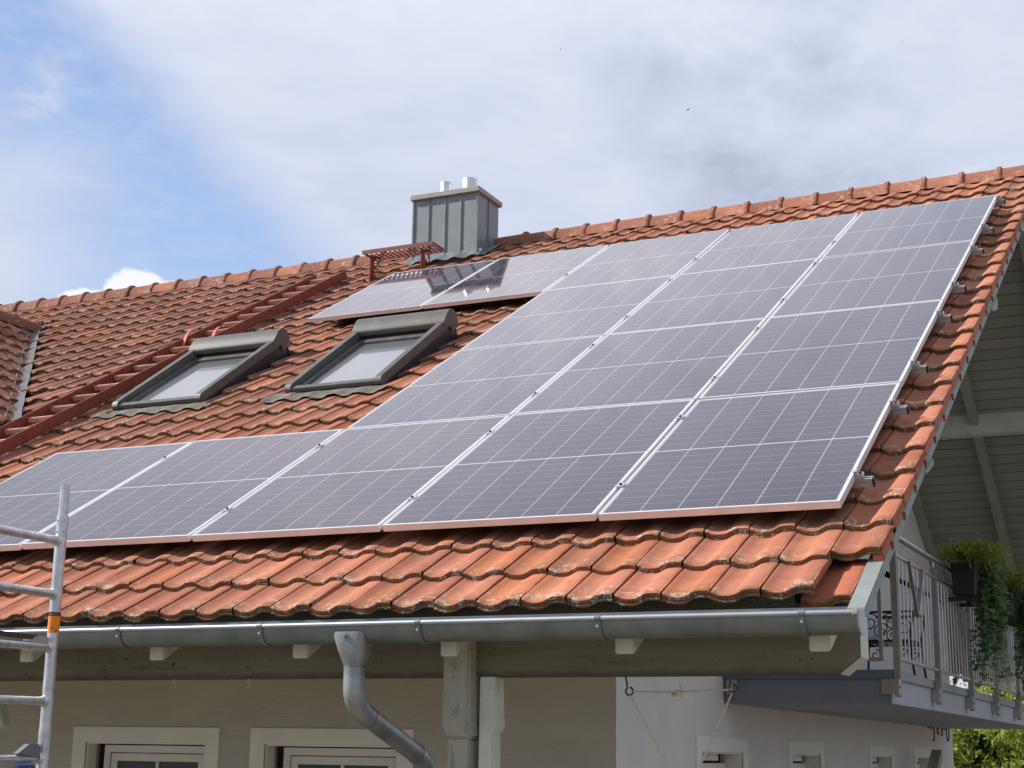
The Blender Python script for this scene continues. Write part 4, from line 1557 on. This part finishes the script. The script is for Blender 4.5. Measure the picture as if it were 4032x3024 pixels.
for zz in (0.256, -0.44):
    for i in range(5):
        q = MB()
        q.tube([(XR, PYs[i] + 0.03, zz), (XR, PYs[i + 1] - 0.03, zz)], 0.0135, 10)
        part('cross_rail', q, 'steel', rail, smooth=True)
for i in range(5):
    n_ = 11
    for j in range(1, n_):
        y = PYs[i] + 0.03 + (PYs[i + 1] - PYs[i] - 0.06) * j / n_
        q = MB()
        q.tube([(XR, y, -0.44), (XR, y, 0.256)], 0.0058, 8, cap=False)
        part('baluster', q, 'steel', rail, smooth=True)
    if i in (0, 2, 4):
        y = PYs[i] + 0.44
        for (ya, yb_, mt) in ((y, y + 0.24, 'brass_post'), (y + 0.52, y + 0.26, 'zinc_bead')):
            q = MB()
            q.bar((XR + 0.022, ya, 0.25), (XR + 0.022, yb_, -0.10), 0.030, 0.022, up=(1, 0, 0))
            part('ornament_bar', q, mt, rail, bevel=0.003)
# short front section beside the corner
q = MB()
q.bar((-0.652, BY0 - 0.01, -0.46), (-0.652, BY0 - 0.01, 0.27), 0.026, 0.026, up=(0, 1, 0))
q.bar((-1.66, BY0 - 0.01, -0.447), (-0.665, BY0 - 0.01, -0.447), 0.026, 0.026)
q.bar((-1.66, BY0 - 0.01, 0.257), (-0.665, BY0 - 0.01, 0.257), 0.026, 0.026)
q.tube([(-0.64, BY0 - 0.01, 0.20), (-0.56, BY0 - 0.01, 0.20)], 0.007, 8)
q.tube([(-0.64, BY0 - 0.01, -0.34), (-0.56, BY0 - 0.01, -0.34)], 0.007, 8)
part('front_frame', q, 'steel', rail)
for j in range(8):
    q = MB()
    x = -0.765 - j * 0.12
    q.tube([(x, BY0 - 0.01, -0.44), (x, BY0 - 0.01, 0.25)], 0.006, 8, cap=False)
    part('baluster', q, 'steel', rail, smooth=True)
for x in (-1.690, -0.62):
    q = MB()
    if x < -1:
        q.tube([(x, BY0 - 0.03, -0.685), (x, BY0 - 0.03, 0.33)], 0.012, 10)
    q.box(x - 0.04, x + 0.04, BY0 - 0.014, BY0 - 0.001, -0.675, -0.577)
    q.tube([(x - 0.02, BY0 - 0.014, -0.63), (x - 0.02, BY0 - 0.022, -0.63)], 0.007, 8)
    part('front_mount', q, 'steel', rail)

# ------------------------------------------------------------------ iron armchair with cushion on the balcony
FZ = -0.520
ch = root('iron_armchair', 'dark wrought iron armchair with scrolls behind the balcony railing', 'armchair', (-1.3, 7.4, FZ))
ax0, ax1, ay0, ay1 = -1.56, -1.08, 7.18, 7.70
sz = -0.075


def spiral(cx, cz, r0, turns, start, sgn, yy, pl_='xz'):
    out_ = []
    n = int(20 * turns)
    for i in range(n + 1):
        t = i / n
        a = start + sgn * t * turns * 2 * PI
        r = r0 * (1 - 0.75 * t)
        if pl_ == 'xz':
            out_.append((cx + r * math.cos(a), yy, cz + r * math.sin(a)))
        else:
            out_.append((yy, cx + r * math.cos(a), cz + r * math.sin(a)))
    return out_


q = MB()
for i in range(9):
    y = ay0 + 0.02 + i * (ay1 - ay0 - 0.04) / 8
    q.box(ax0, ax1, y - 0.016, y + 0.016, sz - 0.006, sz)
for i in range(7):
    x = ax0 + 0.03 + i * (ax1 - ax0 - 0.06) / 6
    q.box(x - 0.014, x + 0.014, ay0, ay1, sz - 0.0125, sz - 0.0065)
q.tube([(ax0, ay0, sz - 0.02), (ax1, ay0, sz - 0.02), (ax1, ay1, sz - 0.02), (ax0, ay1, sz - 0.02)], 0.012, 8, closed=True)
part('seat', q, 'iron', ch)
q = MB()
q.tube([(ax0, ay0, sz), (ax0 - 0.05, ay0, 0.29), (ax0 - 0.05, ay1, 0.29), (ax0, ay1, sz)], 0.011, 8)
for (cy_, cz_, r0, stt, sg) in ((7.33, 0.18, 0.085, 0.3, 1), (7.55, 0.18, 0.085, 2.8, -1), (7.33, 0.03, 0.08, -0.5, -1), (7.55, 0.03, 0.08, 3.6, 1)):
    q.tube(spiral(cy_, cz_, r0, 1.4, stt, sg, ax0 - 0.035, 'yz'), 0.006, 6)
part('backrest', q, 'iron', ch, smooth=True)
for yy in (ay0, ay1):
    q = MB()
    q.tube([(ax0 - 0.03, yy, 0.165), (ax1 + 0.03, yy, 0.165), (ax1 + 0.03, yy, 0.14), (ax1 - 0.01, yy, sz)], 0.011, 8)
    for (cx_, cz_, r0, stt, sg) in ((-1.43, 0.075, 0.085, 0.4, 1), (-1.24, 0.075, 0.085, 2.7, -1), (-1.34, -0.005, 0.06, 1.5, 1)):
        q.tube(spiral(cx_, cz_, r0, 1.4, stt, sg, yy), 0.006, 6)
    part('armrest', q, 'iron', ch, smooth=True)
for (x, y) in ((ax0, ay0), (ax0, ay1), (ax1, ay0), (ax1, ay1)):
    q = MB()
    q.tube([(x, y, sz - 0.02), (x + (0.01 if x > -1.3 else -0.01), y, -0.30), (x + (0.04 if x > -1.3 else -0.04), y, FZ)], 0.011, 8)
    q.tube(spiral(x + (-0.06 if x > -1.3 else 0.06), sz - 0.10, 0.05, 1.2, 1.5, 1 if x > -1.3 else -1, y), 0.006, 6)
    part('leg', q, 'iron', ch, smooth=True)
q = MB()
for i in range(9):
    for j in range(13):
        a, b = -1 + 2 * i / 8, -1 + 2 * j / 12
        th_ = 0.055 * (1 - a ** 4) * (1 - b ** 4)
        q.v.append((ax0 + 0.10 - 0.06 * (b + 1) / 2 + th_, 7.44 + a * 0.18, sz + 0.16 + b * 0.15))
for i in range(9):
    for j in range(13):
        a, b = -1 + 2 * i / 8, -1 + 2 * j / 12
        th_ = 0.055 * (1 - a ** 4) * (1 - b ** 4)
        q.v.append((ax0 + 0.09 - 0.06 * (b + 1) / 2 - th_, 7.44 + a * 0.18, sz + 0.16 + b * 0.15))
for o in (0, 117):
    for i in range(8):
        for j in range(12):
            a = o + i * 13 + j
            q.f.append((a, a + 13, a + 14, a + 1) if o == 0 else (a, a + 1, a + 14, a + 13))
tag(part('cushion', q, 'cushion_cloth', smooth=True), 'pale blue patterned cushion leaning in the iron armchair', 'cushion')


# ------------------------------------------------------------------ planters and plants
def leaf(mb, c, d, up, L, w):
    """a folded leaf of two quads at c pointing along d"""
    d = d.normalized()
    s_ = d.cross(up)
    if s_.length < 1e-3:
        s_ = d.cross(Vector((1, 0.2, 0)))
    s_ = s_.normalized()
    n = s_.cross(d)
    o = len(mb.v)
    p = [c, c + d * L * 0.4 + s_ * w * 0.5 + n * w * 0.15, c + d * L, c + d * L * 0.4 - s_ * w * 0.5 + n * w * 0.15]
    mb.v.extend([tuple(x) for x in p])
    mb.f.append((o, o + 1, o + 2))
    mb.f.append((o, o + 2, o + 3))


def rv(r=1.0):
    while True:
        p = Vector((random.uniform(-1, 1), random.uniform(-1, 1), random.uniform(-1, 1)))
        if 0.01 < p.length < 1:
            return p * r


PLN = [(5.98, 'nearest black wicker planter on the balcony railing', 'bushy planter plant with the longest ivy tail, nearest on the railing'),
       (8.14, 'second black wicker planter along the balcony railing', 'second trailing planter plant along the railing'),
       (10.25, 'third black wicker planter at the right picture edge', 'trailing planter plant at the right picture edge')]
for (y0, lp, lq) in PLN:
    pb = root('planter_box', lp, 'planter', (-0.42, y0 + 0.35, 0.17), group='wicker planters on the railing')
    xa, xb, ya, yb_ = -0.505, -0.345, y0, y0 + 0.75
    za, zb = 0.175, 0.42
    q = MB()
    q.prism([(xa, ya, za), (xb, ya, za), (xb + 0.012, ya, zb), (xa - 0.012, ya, zb)], (0, yb_ - ya, 0))
    part('box', q, 'wicker', pb, bevel=0.006)
    q = MB()
    q.box(xa - 0.016, xb + 0.016, ya - 0.006, yb_ + 0.006, zb + 0.001, zb + 0.016)
    part('rim', q, 'black_plastic', pb, bevel=0.003)
    q = MB()
    q.box(XR - 0.03, xb - 0.02, ya + 0.10, ya + 0.13, za - 0.035, za - 0.004)
    part('holder', q, 'black_plastic', pb)
    q = MB()
    q.box(XR - 0.03, xb - 0.02, yb_ - 0.13, yb_ - 0.10, za - 0.035, za - 0.004)
    part('holder', q, 'black_plastic', pb)
    pt = root('planter_plant', lq, 'plant', (-0.42, y0 + 0.35, 0.43), group='plants in the railing planters')
    q = MB()
    for i in range(2600):                      # leafy dome
        t_ = random.random()
        yy = ya - 0.05 + t_ * (yb_ - ya + 0.10)
        hh = (0.08 + 0.13 * math.sin(PI * min(1, max(0, t_)))) * random.random() ** 0.5
        c = Vector((random.gauss(-0.38, 0.105), yy, 0.42 + hh))
        d = Vector((random.gauss(0, 0.8), random.gauss(0, 0.8), random.uniform(-0.3, 0.8)))
        leaf(q, c, d, Vector((0, 0, 1)), random.uniform(0.03, 0.07), random.uniform(0.014, 0.034))
    for i in range(70):                      # long arching blades
        c = Vector((random.gauss(-0.38, 0.06), random.uniform(ya, yb_ + 0.05), 0.47))
        d = Vector((random.uniform(0.0, 1.0), random.gauss(0, 0.5), random.uniform(0.2, 0.9))).normalized()
        L = random.uniform(0.10, 0.30)
        p0 = c
        for s_ in range(5):
            d2 = (d + Vector((0, 0, -0.60 * s_))).normalized()
            p1 = p0 + d2 * L / 4
            o = len(q.v)
            wv_ = d2.cross(Vector((0, 0, 1)))
            wv_ = wv_.normalized() * 0.0035 if wv_.length > 1e-4 else Vector((0.0035, 0, 0))
            q.v.extend([tuple(p0 - wv_), tuple(p0 + wv_), tuple(p1 + wv_ * 0.7), tuple(p1 - wv_ * 0.7)])
            q.f.append((o, o + 1, o + 2, o + 3))
            p0 = p1
    part('foliage', q, 'leaf_grass', pt)
    q = MB()
    strands = 42
    for s_ in range(strands):
        cy = random.uniform(ya + 0.25, yb_ + 0.10)
        cx = random.uniform(-0.36, -0.22)
        lng = random.uniform(0.35, 0.95) if y0 < 9 else random.uniform(0.3, 0.7)
        z = 0.44
        px, py = cx, cy
        while z > 0.44 - lng:
            for _ in range(2):
                leaf(q, Vector((px + random.gauss(0, 0.02), py + random.gauss(0, 0.03), z)),
                     Vector((random.uniform(-0.3, 1), random.gauss(0, 0.8), random.uniform(-0.9, 0.3))), Vector((0, 0, 1)), random.uniform(0.04, 0.075), random.uniform(0.038, 0.066))
            z -= random.uniform(0.022, 0.042)
            px += random.gauss(0, 0.006)
            py += random.gauss(0, 0.010)
    part('ivy_tail', q, 'leaf_ivy', pt)
    q = MB()
    for i in range(60):
        c = Vector((random.gauss(-0.40, 0.09), random.uniform(ya - 0.02, yb_), 0.56 + random.gauss(0, 0.045)))
        for a in range(5):
            t = a * 2 * PI / 5
            leaf(q, c, Vector((math.cos(t), math.sin(t), 0.4)), Vector((0, 0, 1)), 0.016, 0.012)
    part('blossoms', q, 'flower_white', pt)


# ------------------------------------------------------------------ trees and shrubs beyond
def shrub(name, label, cat, c, rad, nleaf, L, mname, clumps=60, group=None):
    c = Vector(c)
    r = root(name, label, cat, (c.x, c.y, -3.3), group=group)
    q = MB()
    cs = []
    for i in range(clumps):
        p = rv()
        p = p.normalized() * (0.55 + 0.45 * random.random())
        cs.append((c + Vector((p.x * rad[0], p.y * rad[1], p.z * rad[2])), random.uniform(0.16, 0.34) * min(rad)))
    for i in range(nleaf):
        cc, rr = random.choice(cs)
        p = rv(rr)
        pos = cc + Vector((p.x, p.y, p.z * 0.8))
        leaf(q, pos, (p.normalized() + rv(0.8) + Vector((0, 0, -0.1))), rv().normalized(), L * random.uniform(0.6, 1.3), L * random.uniform(0.35, 0.6))
    part('crown', q, mname, r)
    q = MB()
    base = Vector((c.x, c.y, -3.3))
    q.tube([base, base.lerp(c, 0.5) + Vector((0.05, 0, 0)), c], [0.12, 0.08, 0.03], 9)
    for i in range(9):
        q.tube([base.lerp(c, 0.35 + 0.05 * i), cs[i][0]], [0.04, 0.01], 6)
    part('trunk', q, 'bark', r, smooth=True)
    return r


shrub('shrub', 'bright yellow green leafy shrub below the balcony at the lower right', 'shrub', (-2.6, 25.9, -1.55), (2.4, 1.6, 2.45), 16000, 0.14, 'leaf_bright', 150)
shrub('shrub', 'dark green shrub behind the house corner, left of the bright one', 'shrub', (-5.4, 26.6, -1.6), (1.35, 1.2, 2.8), 7000, 0.14, 'leaf_dark', 70)
shrub('tree', 'dark leafy tree standing behind the bright shrub', 'tree', (-5.5, 33.0, 0.6), (6.2, 2.0, 4.6), 14000, 0.42, 'leaf_dark', 160)
shrub('tree', 'light green tree far behind the balcony railing', 'tree', (3.4, 35.0, 0.6), (5.0, 2.2, 4.8), 10000, 0.40, 'leaf_bright', 120)

# ------------------------------------------------------------------ scaffold frame
sx, sy = -3.185, -1.29
scf = root('scaffold_frame', 'aluminium scaffold end frame standing before the eave at the left edge', 'scaffold', (sx, sy, -3.3))
rd_ = Vector((0.110, -0.994, -0.014)).normalized()
for off in (0.0, 0.75):
    bse = Vector((sx, sy, 0)) + Vector((rd_.x, rd_.y, 0)) * off
    q = MB()
    q.tube([(bse.x, bse.y, -3.3), (bse.x, bse.y, -0.092)], 0.0255, 18)
    up_ = part('upright', q, 'alu_tube', scf, smooth=True)
    q = MB()
    # fluted spigot on top
    n = 28
    ring = lambda z: [(bse.x + (0.0195 + 0.0012 * (i % 2)) * math.cos(2 * PI * i / n), bse.y + (0.0195 + 0.0012 * (i % 2)) * math.sin(2 * PI * i / n), z) for i in range(n)]
    q.add(ring(-0.10) + ring(0.046), [(i, (i + 1) % n, n + (i + 1) % n, n + i) for i in range(n)] + [tuple(range(n, 2 * n))])
    part('spigot', q, 'alu_tube', up_)
    for zz in (-0.115, -0.165, -1.05, -1.10):
        q = MB()
        for an in (-0.5, -1.9):
            dd = Vector((math.cos(an), math.sin(an), 0))
            q.tube([Vector((bse.x, bse.y, zz)) + dd * 0.0245, Vector((bse.x, bse.y, zz)) + dd * 0.0275], 0.005, 8)
        part('rivet', q, 'zinc_bead', up_)
    q = MB()
    q.tube([(bse.x, bse.y, -1.02), (bse.x, bse.y, -1.30)], 0.027, 18)
    part('sleeve', q, 'alu_tube', up_, smooth=True)
    if off == 0.0:
        q = MB()
        q.tube([(bse.x, bse.y, -0.538), (bse.x, bse.y, -0.611)], 0.0259, 20, cap=False)
        stk = part('sticker', q, 'sticker_orange', up_, smooth=True, label='orange warning sticker with a dark top band')
        q = MB()
        q.tube([(bse.x, bse.y, -0.520), (bse.x, bse.y, -0.538)], 0.0260, 20, cap=False)
        part('dark_band', q, 'sticker_dark', up_, smooth=True)
rv_ = [-0.206, -0.441, -0.673, -0.903, -1.145, -1.40, -1.66, -1.92, -2.2, -2.5, -2.8]
for zz in rv_:
    a = Vector((sx, sy, zz))
    q = MB()
    q.tube([a, a + rd_ * 0.75], 0.0185, 14)
    rg = part('rung', q, 'alu_tube', scf, smooth=True)
    q = MB()
    q.tube([a + rd_ * 0.026, a + rd_ * 0.040], [0.0255, 0.0190], 14)
    part('weld', q, 'alu_tube', rg, smooth=True)
# hooked platform end resting on the third rung
a = Vector((sx, sy, -0.673))
q = MB()
tq = a + rd_ * 0.10
q.bar(tq + Vector((-0.012, 0, 0.012)) - rd_ * 0.055, tq + Vector((-0.012, 0, 0.012)) + rd_ * 0.06, 0.055, 0.062)
hk = part('platform_hook', q, 'alu', scf, bevel=0.004)
q = MB()
q.bar(a + Vector((-0.012, 0, 0.037)) + rd_ * 0.13, a + Vector((-0.012, 0, 0.046)) + rd_ * 0.75, 0.05, 0.018)
part('platform_board', q, 'board_dark', scf)
# locking lever by the lower rung
a = Vector((sx, sy, -1.145))
q = MB()
q.prism([a + rd_ * 0.04 + Vector((0.02, 0, -0.01)), a + rd_ * 0.20 + Vector((0.02, 0, 0.02)), a + rd_ * 0.12 + Vector((0.02, 0, 0.062)), a + rd_ * 0.045 + Vector((0.02, 0, 0.060))], (-0.04, 0, 0))
part('locking_lever', q, 'lever_grey', scf, bevel=0.006)
q = MB()
q.bar(a + rd_ * 0.07 + Vector((0, 0, -0.045)), a + rd_ * 0.18 + Vector((0, 0, -0.045)), 0.04, 0.04)
part('blue_catch', q, 'blue_plastic', scf, bevel=0.006)

# sticker printing: a torn word fragment and small round symbols
def text_on(s_, loc, size, rotz, mname, parent, ext=0.0004):
    cu = bpy.data.curves.new('lettering', 'FONT')
    cu.body = s_
    cu.size = size
    cu.extrude = ext
    cu.resolution_u = 3
    ob = bpy.data.objects.new('tmp', cu)
    me = bpy.data.meshes.new_from_object(ob)
    bpy.data.objects.remove(ob)
    me.materials.append(MATS[mname])
    o = bpy.data.objects.new('lettering', me)
    COL.objects.link(o)
    o.parent = parent
    o.matrix_parent_inverse = wm(parent).inverted()
    o.location = loc
    o.rotation_euler = (R(90), 0, rotz)
    return o


vdir = Vector((1.5421 - sx, -6.6704 - sy, 0)).normalized()
ang = math.atan2(vdir.y, vdir.x) + PI / 2
side = Vector((-vdir.y, vdir.x, 0))
base = Vector((sx, sy, 0)) + vdir * 0.0264
t0 = base - Vector((math.cos(ang), math.sin(ang), 0)) * 0.018
text_on('ther.L', (t0.x, t0.y, -0.534), 0.0135, ang, 'sticker_orange', scf)
for (du_, zz, rr) in ((-0.008, -0.590, 0.0055), (0.010, -0.602, 0.0045)):
    q = MB()
    c = base + Vector((math.cos(ang), math.sin(ang), 0)) * du_
    ux = Vector((math.cos(ang), math.sin(ang), 0))
    q.tube([c + ux * rr * math.cos(t) + Vector((0, 0, zz + rr * math.sin(t))) for t in [i * PI / 7 for i in range(14)]], 0.0011, 5, closed=True)
    part('symbol', q, 'sticker_dark', scf)

# ------------------------------------------------------------------ clothesline on two hooks below the beam
YH = -0.20
hx = [(-0.923, -0.904, -0.822), (-0.443, -0.436, -0.812)]
for i, (xa, xb, zc) in enumerate(hx):
    q = MB()
    ps = [(xa, YH, -0.755), (xb - 0.010, YH, zc + 0.025)]
    ps += [(xb + 0.017 * math.cos(t), YH, zc + 0.017 * math.sin(t)) for t in [PI * 0.72 + k_ * PI / 8 for k_ in range(15)]]
    q.tube(ps, 0.0042, 8)
    tag(part('rope_hook', q, 'hook_iron', smooth=True), ('left' if i == 0 else 'right') + ' iron eye hook under the beam holding the pale rope', 'hook', 'hooks holding the rope')
rp = root('rope', 'pale knotted rope slung between two hooks under the eave beam', 'rope', (-0.68, YH, -0.82))
q = MB()
q.tube(bez([(-0.895, YH, -0.824), (-0.68, YH, -0.830), (-0.443, YH, -0.815)], 10), 0.0042, 8)
part('upper_strand', q, 'rope', rp, smooth=True)
q = MB()
q.tube([(-0.904, YH, -0.832), (-0.735, YH, -1.130), (-0.655, YH, -1.30)], 0.0040, 8)
q.tube([(-0.438, YH, -0.826), (-0.585, YH, -1.130), (-0.648, YH, -1.30)], 0.0040, 8)
part('hanging_strand', q, 'rope', rp, smooth=True)
q = MB()
kx, kz = -0.682, -0.829
q.tube([(kx + 0.017 * math.sin(t) + 0.004 * math.cos(2 * t), YH - 0.007 + 0.008 * math.cos(3 * t), kz - 0.004 + 0.014 * math.sin(2 * t + 0.6) * 0.8) for t in [i * PI / 14 for i in range(28)]], 0.0062, 8, closed=True)
q.tube([(kx + 0.010, YH - 0.005, kz), (kx + 0.017, YH - 0.005, kz + 0.020), (kx + 0.010, YH - 0.005, kz + 0.040)], 0.0048, 8)
part('knot', q, 'rope', rp, smooth=True)

# ------------------------------------------------------------------ script lettering on the gable wall, top half hidden by the balcony
q = MB()
xl = XG + 0.006


def stroke(ps, r=0.008):
    q.tube([(xl, y, z) for y, z in ps], r, 6)


def yz(P, n=10):
    return [(p.x, p.y) for p in bez([(a, b, 0) for a, b in P], n)]


stroke(yz([(11.45, -0.70), (11.47, -0.765), (11.56, -0.75), (11.60, -0.70)]))
stroke(yz([(11.66, -0.745), (11.69, -0.765), (11.72, -0.735)]), 0.010)
stroke(yz([(11.85, -0.68), (11.82, -0.80), (11.86, -0.93), (11.74, -0.875)]))
stroke(yz([(12.03, -0.68), (12.02, -0.77), (12.06, -0.83), (12.16, -0.795)]))
stroke(yz([(12.14, -0.70), (12.10, -0.76), (12.20, -0.75), (12.22, -0.69)]))
stroke(yz([(12.36, -0.66), (12.35, -0.76), (12.345, -0.825)]))
stroke(yz([(12.40, -0.70), (12.40, -0.765), (12.50, -0.74), (12.50, -0.69)]))
stroke(yz([(12.55, -0.70), (12.52, -0.77), (12.60, -0.76), (12.63, -0.70)]))
q.tube([(xl, 12.735 + 0.085 * math.cos(t), -0.775 + 0.105 * math.sin(t)) for t in [i * PI / 12 for i in range(24)]], 0.008, 6, closed=True)
tag(part('wall_lettering', q, 'iron', smooth=True), 'dark handwritten style wall lettering half hidden by the balcony underside', 'lettering')

# ------------------------------------------------------------------ stray downpipe elbow in front of the last gable window
q = MB()
ep = [(-1.36, 8.15, -1.35), (-1.36, 8.35, -1.20), (-1.36, 8.6, -1.06)]
q.bar((-1.45, 9.75, -1.36), (-1.45, 10.30, -1.035), 0.10, 0.10, up=(1, 0, 0))
part('brace', q, 'timber_post', house)

# ------------------------------------------------------------------ small birds far off in the sky
for (d, nm, lab) in (((-0.289, 0.871, 0.396), 85, 'tiny dark bird against the grey cloud, lower of the two'),
                     ((-0.358, 0.828, 0.431), 170, 'tiny dark bird high in the white cloud, upper of the two')):
    d = Vector(d).normalized()
    c = Vector(cam.location) + d * nm
    b_ = root('bird', lab, 'bird', c, (0, 0, 0.4), 'birds in the sky')
    q = MB()
    q.tube([(-0.09, 0, -0.02), (-0.05, 0, 0), (0.02, 0, 0.005), (0.07, 0, 0.01), (0.10, 0, 0.01)], [0.004, 0.02, 0.026, 0.015, 0.004], 8)
    part('body', q, 'bird_grey', b_, smooth=True, local=True)
    for s_ in (-1, 1):
        q = MB()
        q.prism([(-0.02, 0.012 * s_, 0.01), (0.035, 0.012 * s_, 0.01), (0.03, 0.10 * s_, 0.035), (-0.01, 0.17 * s_, 0.02), (-0.02, 0.09 * s_, 0.03)], (0, 0, 0.004))
        part('wing', q, 'bird_grey', b_, local=True)
